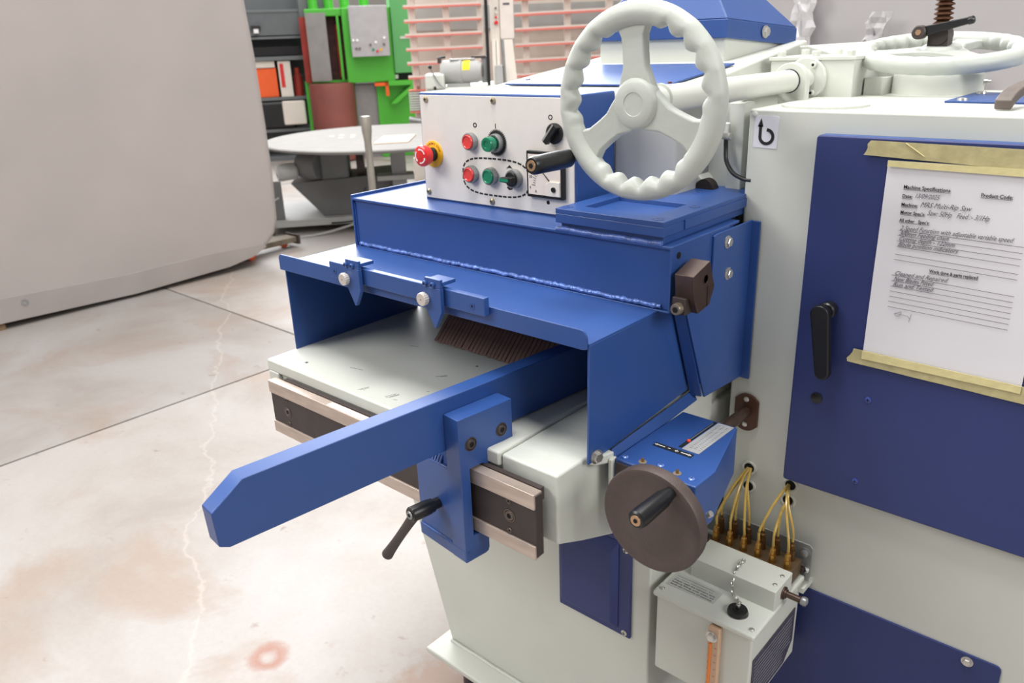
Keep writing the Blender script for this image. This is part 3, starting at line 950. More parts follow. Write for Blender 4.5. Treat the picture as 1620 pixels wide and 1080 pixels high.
MB().prism(bk, (0, .018, 0)).build('shaft_bracket', WHITE, S, bevel=.002)
MB().lathe([(0, .0215), (.003, .0215), (.003, .0185), (.12, .0185)], (SX, .955, SZ), (0, 1, 0), 32).build('shaft_collar', WHITE, S)
MB().rcyl((SX, .96, SZ), (SX, 1.373, SZ), .0185).build('hand_shaft', WHITE, S)
MB().torus((SX, 1.3735, SZ), (0, 1, 0), .0185, .0012, 32, 6).build('shaft_seal', BLACK, S)
MB().rcyl((SX, 1.385, SZ), (SX, 1.452, SZ), .0165).build('shaft_stub', CAST, S)
MB().cyl((SX + .004, .975, SZ + .020), (SX + .004, .975, SZ + .0222), .0028).build('grub_screw', mat('rusty_grub', (96, 46, 32), .6), S)
# white rear cover with a ridge
MB().prism([(-.93, 1.62, 1.24), (-.93, 1.62, 1.325), (-.68, 1.62, 1.39), (-.655, 1.62, 1.392), (-.50, 1.62, 1.346), (-.50, 1.62, 1.24)], (.02, .30, 0)).build('rear_cover', WHITE, S, bevel=.003)


# ------------------------------------------------ handwheels
WHEELM = mat('pale_wheel_paint', (186, 190, 183), .45, var=.03, scale=10, bump=.3, bscale=70)


def handwheel(name, centre, ax_rot, R, parent, spoke0, mat_=WHEELM, label=None, scallops=6, tubew=.0135, dep=.0135):
    """wheel in local XY plane, axis +Z toward the user"""
    F = Matrix.Translation(V(centre)) @ ax_rot.to_4x4()
    root = None
    # rim with finger scallops on the inner edge between spokes
    b = MB(F)
    N, m = 240, 14
    rings = []
    for i in range(N):
        a = 2 * pi * i / N
        rel = ((a - radians(spoke0)) % (2 * pi / 3)) / (2 * pi / 3)
        sc_ = 0
        if .13 < rel < .87:
            ph = (rel - .13) / .74 * scallops
            sc_ = (1 - abs(sin(pi * ph))) * .0085 * min(1, (rel - .13) * 12, (.87 - rel) * 12)
        ri = R - 2 * tubew - .0045 + sc_
        ro = R
        rc, hw_ = (ri + ro) / 2, (ro - ri) / 2
        rings.append([b.bm.verts.new(V(((rc + hw_ * cos(2 * pi * k / m)) * cos(a), (rc + hw_ * cos(2 * pi * k / m)) * sin(a), dep * sin(2 * pi * k / m) - .002))) for k in range(m)])
    for i in range(N):
        p, q = rings[i], rings[(i + 1) % N]
        for k in range(m):
            b._f([p[k], q[k], q[(k + 1) % m], p[(k + 1) % m]])
    root = b.build(name, mat_, parent, ang=60, label=label)
    # spokes
    for k in range(3):
        a = radians(spoke0 + 120 * k)
        Rt = Matrix.Rotation(a, 4, 'Z')
        b = MB(F @ Rt)
        prof = [(.012, .030), (R * .27, .0225), (R * .36, .0180), (R * .5, .0175), (R * .66, .0185), (R * .76, .0245), (R * .84, .0345)]
        up_ = [(x, y) for x, y in prof]
        poly = [(x * 1.0, y * R / .125) for x, y in up_] + [(x, -y * R / .125) for x, y in reversed(up_)]
        lo_, hi_ = -.009, .005
        top, bot = [], []
        for x, y in poly:
            zc = -.006 * max(0, (x / R - .25)) 
            top.append(V((x, y * .93, hi_ + zc))); bot.append(V((x, y, lo_ + zc)))
        vt = b.pts(top); vb = b.pts(bot)
        n = len(vt)
        half = n // 2
        for q in range(half - 1):
            b._f([vt[q], vt[q + 1], vt[n - 2 - q], vt[n - 1 - q]])
            b._f([vb[q], vb[q + 1], vb[n - 2 - q], vb[n - 1 - q]])
        for q in range(n):
            b._f([vt[q], vt[(q + 1) % n], vb[(q + 1) % n], vb[q]])
        b.build('spoke', mat_, root, bevel=.003, seg=3)
    b = MB(F)
    b.lathe([(-.028, .022), (-.016, .026), (-.008, .033), (.004, .033), (.0085, .030), (.0105, .0265), (.0105, .015), (.0098, .0145), (.0098, .0005)], (0, 0, 0), (0, 0, 1), 48)
    b.build('hub', mat_, root)
    return root


RX = Matrix.Rotation(pi / 2, 3, 'X')   # local Z -> -Y, local X -> X, local Y -> Z
W1 = (-.583, .903, 1.3385)
wh = handwheel('feed_handwheel', W1, RX, .1255, S, 96, label='large pale grey three spoke handwheel')
MB().cyl((SX, .925, SZ), (SX, .97, SZ), .0175).build('wheel_boss', CAST, S)
hx, hz = -.694, 1.2625
hg = MB().lathe([(-.004, .008), (.004, .010), (.006, .0128), (.03, .0135), (.07, .0128), (.083, .0125), (.087, .0105)], (hx, .905, hz), (0, -1, 0), 32).build('grip', BLACK, wh, label='glossy black turned grip')
MB().lathe([(0, .0075), (.001, .0072)], (hx, .818, hz), (0, -1, 0), 24).build('grip_bush', GRIPC, wh)
MB().cyl((hx, .8172, hz), (hx, .8165, hz), .0038, n=6).build('hex_hole', HOLEM, wh)

# second handwheel lying flat on the body top
W2 = (-.405, 1.585, 1.378)
tilt = Matrix.Rotation(radians(8.5), 3, V((cos(.26), sin(.26), 0)))
cw = MB().lathe([(0, .073), (.030, .072), (.033, .070), (.033, .02)], (-.402, 1.58, 1.309), (0, 0, 1), 48).build('wheel_collar', WHITE, S)
MB().lathe([(0, .0385), (.007, .0385), (.007, .037), (.016, .037)], (-.402, 1.58, 1.342), (0, 0, 1), 40).build('thrust_ring', CAST, cw)
for sx_ in (-1, 1):
    MB().lathe([(0, .004), (.006, .004), (.006, .0028), (.011, .003)], (-.402 + sx_ * .072, 1.58, 1.328), (sx_, 0, 0), 12).build('grease_nipple', ZINC, cw)
wh2 = handwheel('height_handwheel', W2, tilt, .1385, S, 200, label='pale handwheel lying flat on the cabinet top', scallops=7, tubew=.0145, dep=.0145)
MB().box(-.4245, -.3925, 1.566, 1.598, 1.355, 1.404).build('screw_nut', BLACKM, S, bevel=.001)
th = MB()
N = 26
for i in range(N):
    z = 1.412 + i * .0075
    th.lathe([(0, .0095), (.0025, .0155), (.0045, .0155), (.0075, .0095)], (-.4085, 1.582, z), (0, 0, 1), 20)
th.build('threaded_spindle', mat('greasy_thread', (104, 72, 54), .35, .5, var=.3, scale=60), S, ang=20)
cl = MB().cyl((-.4085, 1.564, 1.404), (-.4085, 1.600, 1.404), .016).build('split_clamp', BLACKM, S)
d = V((.12, .02, .045))
MB().prism([V((-.436, 1.552, 1.400)), V((-.362, 1.552, 1.420)), V((-.362, 1.552, 1.431)), V((-.438, 1.552, 1.418))], (0, .012, 0)).build('lever_arm', BLACK, cl, bevel=.002)
MB().rcyl((-.4355, 1.568, 1.4095), (-.4355, 1.546, 1.4095), .0115).build('lever_pivot', BLACKM, cl)
MB().cyl((-.4355, 1.5465, 1.4095), (-.4355, 1.545, 1.4095), .005, n=6).build('hex_hole', GRIPC, cl)
MB().rcyl((-.365, 1.558, 1.4245), (-.354, 1.558, 1.4275), .0065).build('lever_tip', BLACK, cl)

# ------------------------------------------------ depth index box
ib = MB().prism([(-.556, .822, .783), (-.428, .822, .783), (-.427, .874, .783), (-.463, 1.011, .783), (-.556, 1.011, .783)], (0, 0, .080)).build('index_box', BLUE, S, bevel=.0025)
MB().box(-.552, -.435, .819, .823, .770, .858).build('index_front_plate', BLACKM, ib)
MB().box(-.563, -.5565, .815, .829, .755, .862).build('mounting_lug', CAST, S, bevel=.002)
MB().prism([(-.495, .902, .8632), (-.468, .902, .8632), (-.466, 1.006, .8632), (-.492, 1.006, .8632)], (0, 0, .0006)).build('scale_plate', LABEL, ib)
tk = MB()
for i in range(18):
    y = .912 + i * .005
    for x in (-.488, -.481, -.474):
        tk.box(x, x + .0035, y, y + .0007, .8636, .8640)
tk.build('scale_tick', INKG, ib)
MB().prism([(-.502, .905, .8630), (-.497, .905, .8630), (-.494, 1.006, .8630), (-.499, 1.006, .8630)], (0, 0, .0006)).build('scale_slot', HOLEM, ib)
MB().prism([(-.500, .930, .8634), (-.4985, .930, .8634), (-.4965, 1.0, .8634), (-.498, 1.0, .8634)], (0, 0, .0004)).build('slot_rail', GALV, ib)
MB().lathe([(0, .0032), (.002, .0028), (.003, .001)], (-.4985, .928, .8632), (0, 0, 1), 12).build('red_pointer', mat('red_orange_pointer', (236, 70, 30), .5, var=0), ib)
dc = MB().prism([(-.534, .886, .8632), (-.472, .886, .8632), (-.472, .8965, .8632), (-.534, .8965, .8632)], (0, 0, .0006)).build('direction_label', INK, ib)
dd = MB()
for x0, x1 in ((-.531, -.516), (-.490, -.476)):
    dd.box(x0, x1, .8903, .8918, .8637, .8641)
dd.prism([(-.533, .911 - .02, .8637), (-.529, .8935, .8637), (-.529, .8885, .8637)], (0, 0, .0004))
dd.prism([(-.473, .891, .8637), (-.478, .8935, .8637), (-.478, .8885, .8637)], (0, 0, .0004))
dd.box(-.5115, -.507, .8905, .8915, .8637, .8641)
dd.box(-.500, -.494, .8905, .8915, .8637, .8641)
dd.box(-.4975, -.4965, .888, .894, .8637, .8641)
dd.build('label_arrow', WHITEPR, ib)
for x, y, k in ((-.545, .832, 0), (-.519, .836, 1), (-.493, .842, 0), (-.465, .838, 1), (-.442, .836, 0)):
    if k:
        o = MB().cyl((x, y, .8631), (x, y, .8636), .006, n=20).build('access_hole', mat('pale_hole', (120, 110, 100), .6), ib)
        MB().lathe([(0, .0022), (.004, .0022), (.006, .0012)], (x, y, .8634), (0, 0, 1), 10).build('oil_nipple', BRASS, ib)
    else:
        screw(ib, (x, y, .8632), (0, 0, 1), .0045, .0025, mat('blue_pan_head', (110, 140, 215), .25, .2))
dw = MB().lathe([(0, .070), (.002, .0725), (.016, .0735), (.0195, .072), (.0205, .069), (.0185, .060), (.0185, .043), (.0200, .040), (.0200, .0005)], (-.455, .775, .834), (0, -1, 0), 64).build('depth_handwheel', DISC, S, label='solid dark brown disc handwheel')
MB().cyl((-.455, .774, .834), (-.455, .82, .834), .014).build('wheel_spindle', BLACKM, dw)
hgx, hgz = -.4275, .8875
MB().lathe([(-.003, .0075), (.004, .008), (.022, .0115), (.07, .0125), (.078, .0118), (.080, .0095)], (hgx, .757, hgz), (0, -1, 0), 32).build('grip', BLACK, dw, label='worn black grip of the disc handwheel')
MB().lathe([(0, .007), (.0008, .0068)], (hgx, .677, hgz), (0, -1, 0), 24).build('grip_bush', GRIPC, dw)
MB().cyl((hgx, .6763, hgz), (hgx, .6755, hgz), .003, n=6).build('hex_hole', HOLEM, dw)
MB().cyl((-.388, .782, .857), (-.384, .782, .861), .004).build('set_screw', ZINC, dw)
# steady shaft with its flange on the body
sp = [(-.553, 1.189, .775), (-.553, 1.189, .822)] + [(-.5315 + .0235 * cos(radians(a_)), 1.189, .810 + .0235 * sin(radians(a_))) for a_ in range(140, 39, -12)] + [(-.510, 1.189, .822), (-.510, 1.189, .775)] + [(-.5315 + .0235 * cos(radians(a_)), 1.189, .787 + .0235 * sin(radians(a_))) for a_ in range(-40, -141, -12)]
fp_ = MB().prism(sp, (0, .0055, 0)).build('shaft_flange', mat('reddish_brown_flange', (78, 48, 36), .45, .2, var=.1), S, bevel=.0008)
screw(fp_, (-.5315, 1.189, .824), (0, -1, 0), .0048, .003, slot=False)
screw(fp_, (-.5315, 1.189, .776), (0, -1, 0), .0048, .003, slot=False)
MB().rcyl((-.5315, 1.0, .80), (-.5315, 1.190, .80), .0105).build('steady_shaft', BROWN, S)

# ------------------------------------------------ oil pump
pb = MB().prism([(-.60, 1.172, .52), (-.386, 1.172, .52), (-.384, 1.172, .535), (-.384, 1.172, .588), (-.390, 1.172, .594), (-.60, 1.172, .594)], (0, .004, 0)).build('pump_bracket', GALV, S, bevel=.001)
MB().box(-.598, -.386, 1.155, 1.195, .505, .515).build('bracket_shelf', WHITE, pb)
MB().box(-.60, -.386, 1.166, 1.173, .541, .548).build('bracket_rib', WHITE, pb, bevel=.002)
for x, z in ((-.396, .577), (-.596, .548), (-.512, .548)):
    MB().lathe([(0, .009), (.002, .009), (.002, .0065), (.006, .0065), (.007, .005)], (x, 1.172, z), (0, -1, 0), 18).build('bracket_bolt', GALV, pb)
MB().lathe([(0, .008), (.002, .008), (.002, .005), (.005, .005)], (-.397, 1.168, .545), (0, -1, 0), 6).build('hex_nut', BLACKM, pb)
MB().rcyl((-.517, 1.175, .552), (-.500, 1.150, .575), .0035).build('stop_pin', BLACK, pb)
tkk = MB().box(-.571, -.396, .977, 1.166, .365, .524).build('oil_tank', WHITE, S, bevel=.004, seg=3)
MB().box(-.576, -.391, .971, 1.170, .522, .533).build('tank_lid', WHITE, tkk, bevel=.004, seg=4)
for x, y in ((-.565, .985), (-.402, .985), (-.565, 1.15)):
    screw(tkk, (x, y, .533), (0, 0, 1), .0045, .003, slot=False)
MB().box(-.546, -.393, 1.047, 1.114, .532, .571).build('manifold_block', WHITE, tkk, bevel=.0015)
for x, y in ((-.402, 1.065), (-.402, 1.093)):
    screw(tkk, (x, y, .571), (0, 0, 1), .0038, .0025, slot=False)
MB().lathe([(0, .0165), (.004, .0168), (.008, .0155), (.008, .008), (.0095, .0075), (.0095, .004), (.013, .004), (.0145, .0025)], (-.4375, 1.008, .533), (0, 0, 1), 36).build('filler_cap', BLACK, tkk, label='round black filler cap')
MB().lathe([(0, .018), (.0012, .018)], (-.4375, 1.008, .5328), (0, 0, 1), 36).build('filler_ring', ZINC, tkk)
# chain: links from the manifold to the cap
cpath = [V((-.470, 1.092, .574)), V((-.470, 1.070, .575)), V((-.468, 1.052, .571)), V((-.467, 1.044, .555)), V((-.463, 1.040, .540)), V((-.452, 1.032, .537)), V((-.441, 1.022, .544)), V((-.4375, 1.008, .548))]
cl_ = [0]
for a, b in zip(cpath, cpath[1:]):
    cl_.append(cl_[-1] + (b - a).length)
nl = 17
for i in range(nl):
    s_ = cl_[-1] * (i + .5) / nl
    k = max(j for j in range(len(cl_) - 1) if cl_[j] <= s_)
    tt_ = (s_ - cl_[k]) / (cl_[k + 1] - cl_[k])
    p = cpath[k].lerp(cpath[k + 1], tt_)
    d = (cpath[k + 1] - cpath[k]).normalized()
    side = d.cross(V((.3, .2, 1))).normalized()
    up_ = side.cross(d)
    if i % 2:
        side, up_ = up_, side
    b = MB()
    ringp = [p + d * .0048 * cos(2 * pi * j / 12) + side * .0026 * sin(2 * pi * j / 12) for j in range(13)]
    b.tube(ringp, .0011, 6, 1)
    b.build('chain_link', ZINC, tkk)
# sight gauge
gg = MB().box(-.4665, -.4465, .965, .977, .38, .519).build('sight_gauge', GAUGE, tkk, bevel=.002)
MB().cyl((-.4605, .9645, .40), (-.4605, .9645, .488), .0024, n=12).build('oil_column', ORANGE, tkk)
gt = MB()
for i in range(6):
    z = .405 + i * .0145
    gt.box(-.464, -.4585, .9638, .9642, z, z + .0006)
    gt.box(-.4535, -.4495, .9638, .9642, z + .004, z + .0045)
gt.build('gauge_tick', REDINK, tkk)
for z in (.502, .393):
    hexbolt(tkk, (-.459, .965, z), (0, -1, 0), .0075, 'gauge_bolt')
# knob rod on the right
kr = MB().lathe([(0, .011), (.003, .011), (.003, .008), (.006, .008)], (-.393, 1.080, .551), (1, 0, 0), 24).build('pull_rod', BROWN, tkk)
MB().rcyl((-.39, 1.080, .551), (-.362, 1.080, .551), .0055).build('rod_shank', BROWN, tkk)
MB().lathe([(0, .004), (.002, .007), (.006, .008), (.010, .007), (.012, .003)], (-.364, 1.080, .551), (1, 0, 0), 20).build('rod_knob', GALV, tkk)
# labels
l1 = MB().prism([(-.567, 1.00, .5332), (-.478, 1.003, .5332), (-.478, 1.036, .5332), (-.567, 1.040, .5332)], (0, 0, .0004)).build('warning_label', LABEL, tkk)
RZt = Matrix.Identity(3)
for i, (s_, sz) in enumerate((('----------------------', .006), ('-- ---- -------- --', .006), ('Please wash the lubricant tank', .0052), ('before filling with clean oil', .0052), ('each six months of service', .0052))):
    text('label_line', s_, (-.562, 1.030 - i * .0063, .5337), sz, INKP, tkk, rot=RZt, bold=.00005, width=.078 if i > 1 else .07)
l2 = MB().prism([(-.3955, .985, .375), (-.3955, 1.120, .375), (-.3955, 1.150, .405), (-.3955, 1.150, .475), (-.3955, .985, .475)], (.0012, 0, 0)).build('name_plate', LABELD, tkk)
np_ = MB()
for i in range(11):
    z = .385 + i * .0078
    np_.box(-.3943, -.3940, .992, 1.14 if i > 2 else 1.11, z, z + .0005)
np_.build('plate_line', LABEL, tkk)
# grommets and tubes
HOLES = [(-.519, .690), (-.518, .653), (-.442, .683), (-.444, .652)]
for x, z in HOLES:
    g_ = MB().lathe([(0, .0145), (.002, .0140), (.003, .012), (.002, .0095), (-.002, .009)], (x, 1.1955, z), (0, -1, 0), 28, caps=False).build('grommet', CAST, S)
    MB().cyl((x, 1.1955, z), (x, 1.1938, z), .0088, n=24).build('bore', HOLEM, g_)
fm = MB().box(-.553, -.398, 1.116, 1.165, .536, .566).build('distributor', mat('dull_bronze', (108, 88, 64), .5, .5, var=.2), S, bevel=.001)
for i in range(6):
    x = -.541 + i * .0265
    for row in (0, 1):
        y = 1.126 if row == 0 else 1.152
        xx = x if row == 0 else x - .004
        z0 = .566
        h_ = .0 if row == 0 else .004
        ft = MB().lathe([(0, .0062), (.016 + h_, .0062), (.016 + h_, .0045), (.020 + h_, .0045), (.020 + h_, .0052), (.026 + h_, .0052), (.028 + h_, .003), (.033 + h_, .003)], (xx, y, z0), (0, 0, 1), 8).build('brass_fitting', BRASS if row == 0 else mat('dark_brass', (110, 78, 44), .4, .7), fm, ang=25)
        hx_, hz_ = (-.519, .690) if i < 3 else (-.443, .652 if i == 4 else .683)
        off = random.uniform(-.004, .004)
        z1 = z0 + .033 + h_
        e_ = V((hx_ + off, 1.194, hz_))
        m_ = V((xx, y, z1)).lerp(e_, .62) + V((0, -.012, .012))
        path = [V((xx, y, z1)), V((xx + (hx_ - xx) * .06, y, z1 + .024)), m_, e_]
        MB().tube(path, .0023, 8, 8).build('oil_tube', TUBE, S)

# ================================================================= FENCE (lifts off the rail)
FN = thing('rip_fence', (-.75, .7, .745), 'long blue rip fence bar with clipped end lying across the infeed table', 'fence')
fd = V((.1044, .9945, 0)); fn = V((.9945, -.1044, 0))


def FP(t, n_, z):
    """point on the fence: t along it from its tip, n_ to the right of its right face"""
    return V((-.7785, .3395, 0)) + fd * t + fn * n_ + V((0, 0, z))


fz0, fz1 = .8758, .957
T = -.0
poly = [(.012, fz0), (.0, fz0 + .006), (-.002, .928), (.040, fz1), (.72, fz1), (.72, fz0)]
MB().prism([FP(t_, 0, z_) for t_, z_ in poly], -fn * .0285).build('fence_bar', BLUE, FN, bevel=.0018, seg=3)
# clamp: upper jaw, stem, foot
cz1 = .935
t0 = .333
MB().prism([FP(t0, .0005, z_) if 0 else FP(tt_, .0005, z_) for tt_, z_ in ((t0, .700), (t0, cz1), (t0 + .101, cz1), (t0 + .101, .866), (t0 + .053, .8455), (t0 + .040, .853), (t0 + .017, .853), (t0 + .017, .741), (t0 + .046, .741), (t0 + .046, .707), (t0 + .040, .700))], fn * .032).build('clamp_plate', BLUE, FN, bevel=.0012)
MB().prism([FP(t0 + .002, -.081, .703), FP(t0 + .002, .030, .703), FP(t0 + .002, .030, .836), FP(t0 + .002, -.002, .848), FP(t0 + .002, -.081, .844)], fd * .0145).build('clamp_jaw', BLUE, FN, bevel=.0025)
MB().prism([FP(t0 - .0005, -.081, .700), FP(t0 - .0005, .0325, .700), FP(t0 - .0005, .0325, .722), FP(t0 - .0005, -.081, .722)], fd * .046).build('jaw_foot', BLUE, FN, bevel=.003)
MB().prism([FP(t0 + .013, -.070, .700), FP(t0 + .013, .0005, .700), FP(t0 + .013, .0005, .8756), FP(t0 + .013, -.070, .8756)], fd * .0035).build('clamp_web', BLUE, FN, bevel=.001)
MB().prism([FP(t0 + .006, -.078, .840), FP(t0 + .006, .0005, .840), FP(t0 + .013, .0005, .870), FP(t0 + .013, -.070, .870)], fd * .003).build('clamp_gusset', BLUE, FN, bevel=.001)
wl = MB()
for i in range(9):
    p = FP(t0 + .004, -.070 + i * .006, .845)
    wl.tube([p + V((0, 0, .012)) + fd * .006, p + V((0, 0, .005)) + fd * .002, p], .0024, 6, 2)
wl.build('weld_ripple', mat('silver_blue_weld', (96, 116, 170), .25, .3), FN)
for tt_, z_ in ((t0 + .021, .8915), (t0 + .079, .893)):
    p = FP(tt_, .0325, z_)
    o = MB().lathe([(.0002, .0108), (.0008, .0105), (.0008, .0092), (-.0012, .009), (.0014, .0075), (.0024, .0065), (.0024, .004)], p, fn, 24, caps=False).build('socket_bolt', BLACKM, FN)
    MB().cyl(p - fn * .001, p + fn * .0018, .0042, n=6).build('hex_hole', HOLEM, o)
    MB().lathe([(0, .0095), (.0003, .0095)], p, fn, 24).build('bolt_recess', HOLEM, o)
# locking lever
lv0 = FP(t0 + .002, -.030, .777)
lv1 = lv0 - fd * .052 + V((0, 0, .002))
lk = MB().lathe([(0, .0085), (.010, .0085), (.012, .0108), (.016, .0108), (.020, .0118), (.050, .0118), (.052, .0105)], lv0, (lv1 - lv0), 24).build('lever_hub', BLACK, FN)
MB().lathe([(0, .0065), (.0015, .006)], lv1 - fd * .0005, -fd, 18).build('lever_screw', GALV, lk)
MB().cyl(lv1 - fd * .0018, lv1 - fd * .0026, .003, n=6).build('hex_hole', HOLEM, lk)
tip = lv1 + fd * .004 - fn * .082 + V((0, 0, -.112))
st_ = lv1 + fd * .012
MB().tube([st_, st_.lerp(tip, .3), st_.lerp(tip, .7), tip], lambda t_: .0095 - .0022 * sin(pi * t_), 14, 5).build('locking_lever', BLACKM, FN, label='angled black clamping lever')
MB().lathe([(0, .007), (.0035, .0058), (.006, .003)], tip, (tip - st_), 14).build('lever_end', BLACKM, FN)

# ================================================================= PAPER AND TAPE
PY = 1.1712
pp_ = MB()
nx, nz_ = 14, 20
g = []
for j in range(nz_ + 1):
    row = []
    for i in range(nx + 1):
        x = -.3455 + .208 * i / nx + .0025 * (1 - j / nz_) * 0
        z = .951 + .297 * j / nz_
        x += (.2975 * 0)
        y = PY + .0006 * noise.noise(V((x * 18, z * 18, 3)))
        row.append((x, y, z))
    g.append(row)
fr = [[pp_.bm.verts.new(p) for p in row] for row in g]
bk_ = [[pp_.bm.verts.new((p[0], p[1] + .0004, p[2])) for p in row] for row in g]
for j in range(nz_):
    for i in range(nx):
        pp_._f([fr[j][i], fr[j][i + 1], fr[j + 1][i + 1], fr[j + 1][i]])
        pp_._f([bk_[j][i], bk_[j + 1][i], bk_[j + 1][i + 1], bk_[j][i + 1]])
for j in range(nz_):
    for i in (0, nx):
        pp_._f([fr[j][i], fr[j + 1][i], bk_[j + 1][i], bk_[j][i]])
for i in range(nx):
    for j in (0, nz_):
        pp_._f([fr[j][i], fr[j][i + 1], bk_[j][i + 1], bk_[j][i]])
sh = pp_.build('specification_sheet', PAPER)
tag(sh, 'white specification sheet with printed headings and handwriting, on the blue door', 'paper')
TY = PY - .0013


def ptext(s_, x, z, size, width, hand=False):
    if hand:
        text('handwriting', s_, (x, TY, z), size, INKP, sh, shear=.45, width=width, depth=.0001)
    else:
        text('printed_heading', s_, (x, TY, z), size, INK, sh, bold=.00012, width=width, depth=.0001)
        b = MB().box(x, x + width, TY - .0001, TY + .0001, z - .0013, z - .0009)
        b.build('underline', INK, sh)


ptext('Machine Specifications', -.3208, 1.2112, .0072, .0584)
ptext('Date:', -.3208, 1.199, .0066, .0128)
ptext('Machine:', -.3206, 1.1872, .0066, .021)
ptext("Motor Spec's:", -.3203, 1.1763, .0066, .0315)
ptext("All other   Spec's:", -.3202, 1.1652, .0066, .039)
ptext('Product Code:', -.2254, 1.2088, .0072, .036)
ptext('Work done & parts replaced', -.2721, 1.0988, .0066, .0605)
ptext('13/09/2025', -.3055, 1.200, .0088, .031, True)
ptext('MRS Multi-Rip Saw', -.2965, 1.1885, .0098, .063, True)
ptext('Saw: 50Hp   Feed :- 3/1Hp', -.2862, 1.178, .0098, .075, True)
ptext('2 Speed Function with adjustable variable speed', -.318, 1.1538, .0092, .139, True)
ptext('300mm Feeding chain', -.318, 1.1462, .0088, .063, True)
ptext('Cutting depth - 122mm', -.318, 1.1385, .0088, .071, True)
ptext('Blade position indicators', -.318, 1.1306, .0088, .077, True)
ptext('Cleaned and Repaired', -.317, 1.0885, .0088, .069, True)
ptext('New Blades Fitted', -.317, 1.0802, .0088, .053, True)
ptext('Run and Tested', -.317, 1.0721, .0088, .054, True)
ln = []
for (x0, z0, x1, z1) in ((-.3194, 1.153, -.1667, 1.1493), (-.3195, 1.1455, -.1665, 1.1412), (-.3195, 1.1378, -.1668, 1.1331), (-.3194, 1.1298, -.167, 1.1246), (-.3195, 1.1185, -.167, 1.1134), (-.3199, 1.1107, -.167, 1.1056),
                         (-.3202, 1.0879, -.1665, 1.0829), (-.3196, 1.0796, -.1664, 1.0749), (-.3195, 1.0716, -.1664, 1.0674), (-.3195, 1.064, -.1665, 1.0595), (-.3194, 1.0562, -.1661, 1.0517), (-.3197, 1.0484, -.1663, 1.0442), (-.3196, 1.0404, -.1662, 1.0362)):
    MB().hexa([(x0, TY, z0 - .00028), (x1, TY, z1 - .00028), (x1, TY + .0002, z1 - .00028), (x0, TY + .0002, z0 - .00028), (x0, TY, z0 + .00028), (x1, TY, z1 + .00028), (x1, TY + .0002, z1 + .00028), (x0, TY + .0002, z0 + .00028)]).build('rule_line', INKG, sh)
MB().tube([(-.3095, TY, 1.0310), (-.300, TY, 1.0355), (-.304, TY, 1.028), (-.309, TY, 1.0315), (-.297, TY, 1.0312), (-.291, TY, 1.0305), (-.288, TY, 1.0275), (-.2865, TY, 1.0345), (-.2885, TY, 1.0225)], .00022, 4, 5).build('signature', INKP, sh)
# tapes: one long strip above and one below, wavy torn ends


def tape(name, x0, z0, x1, z1, x1b, z1b, x0b, z0b, label):
    """quad TL,TR,BR,BL; follows the sheet edge"""
    b = MB()
    n = 24
    rows = []
    for k, yy in ((0, 0), (1, 0)):
        pass
    for i in range(n + 1):
        t_ = i / n
        top = V((x0 + (x1 - x0) * t_, 0, z0 + (z1 - z0) * t_))
        bot = V((x0b + (x1b - x0b) * t_, 0, z0b + (z1b - z0b) * t_))
        row = []
        for k in range(5):
            q = top.lerp(bot, k / 4)
            if i == 0:
                q.x += random.uniform(-.002, .002)
            q.y = PY - .0022 + .0007 * noise.noise(V((q.x * 40, q.z * 60, 9)))
            row.append(q)
        rows.append(row)
    A = [[b.bm.verts.new(p) for p in row] for row in rows]
    B = [[b.bm.verts.new(p + V((0, .0007, 0))) for p in row] for row in rows]
    for i in range(n):
        for k in range(4):
            b._f([A[i][k], A[i + 1][k], A[i + 1][k + 1], A[i][k + 1]])
            b._f([B[i][k], B[i][k + 1], B[i + 1][k + 1], B[i + 1][k]])
    for i in range(n):
        for k in (0, 4):
            b._f([A[i][k], A[i + 1][k], B[i + 1][k], B[i][k]])
    for k in range(4):
        for i in (0, n):
            b._f([A[i][k], A[i][k + 1], B[i][k + 1], B[i][k]])
    o = b.build(name, TAPED)
    tag(o, label, 'tape')
    return o


t1 = tape('masking_tape', -.372, 1.2735, -.02, 1.2700, -.02, 1.2400, -.377, 1.2535, 'strip of masking tape along the top edge of the specification sheet')
t2 = tape('masking_tape', -.358, .9655, -.02, .9600, -.02, .9345, -.368, .9430, 'strip of masking tape along the bottom edge of the specification sheet')
# the edge lying on paper is brighter, since paper shows through it
MB().hexa([(-.345, PY - .0036, 1.2398), (-.137, PY - .0036, 1.2378), (-.137, PY - .0030, 1.2378), (-.345, PY - .0030, 1.2398), (-.345, PY - .0036, 1.2478), (-.137, PY - .0036, 1.2478), (-.137, PY - .0030, 1.2478), (-.345, PY - .0030, 1.2478)]).build('tape_on_paper', TAPE, t1, label='yellower band where the tape lies on paper')
MB().hexa([(-.3455, PY - .0036, .9525), (-.137, PY - .0036, .9515), (-.137, PY - .0030, .9515), (-.3455, PY - .0030, .9525), (-.3455, PY - .0036, .9652), (-.137, PY - .0036, .9622), (-.137, PY - .0030, .9622), (-.3455, PY - .0030, .9652)]).build('tape_on_paper', TAPE, t2, label='yellower band where the tape lies on paper')
MB().tube([(-.325, PY - .003, 1.272), (-.312, PY - .0033, 1.264), (-.300, PY - .003, 1.256)], .0007, 5, 4).build('crease', TAPE, t1)

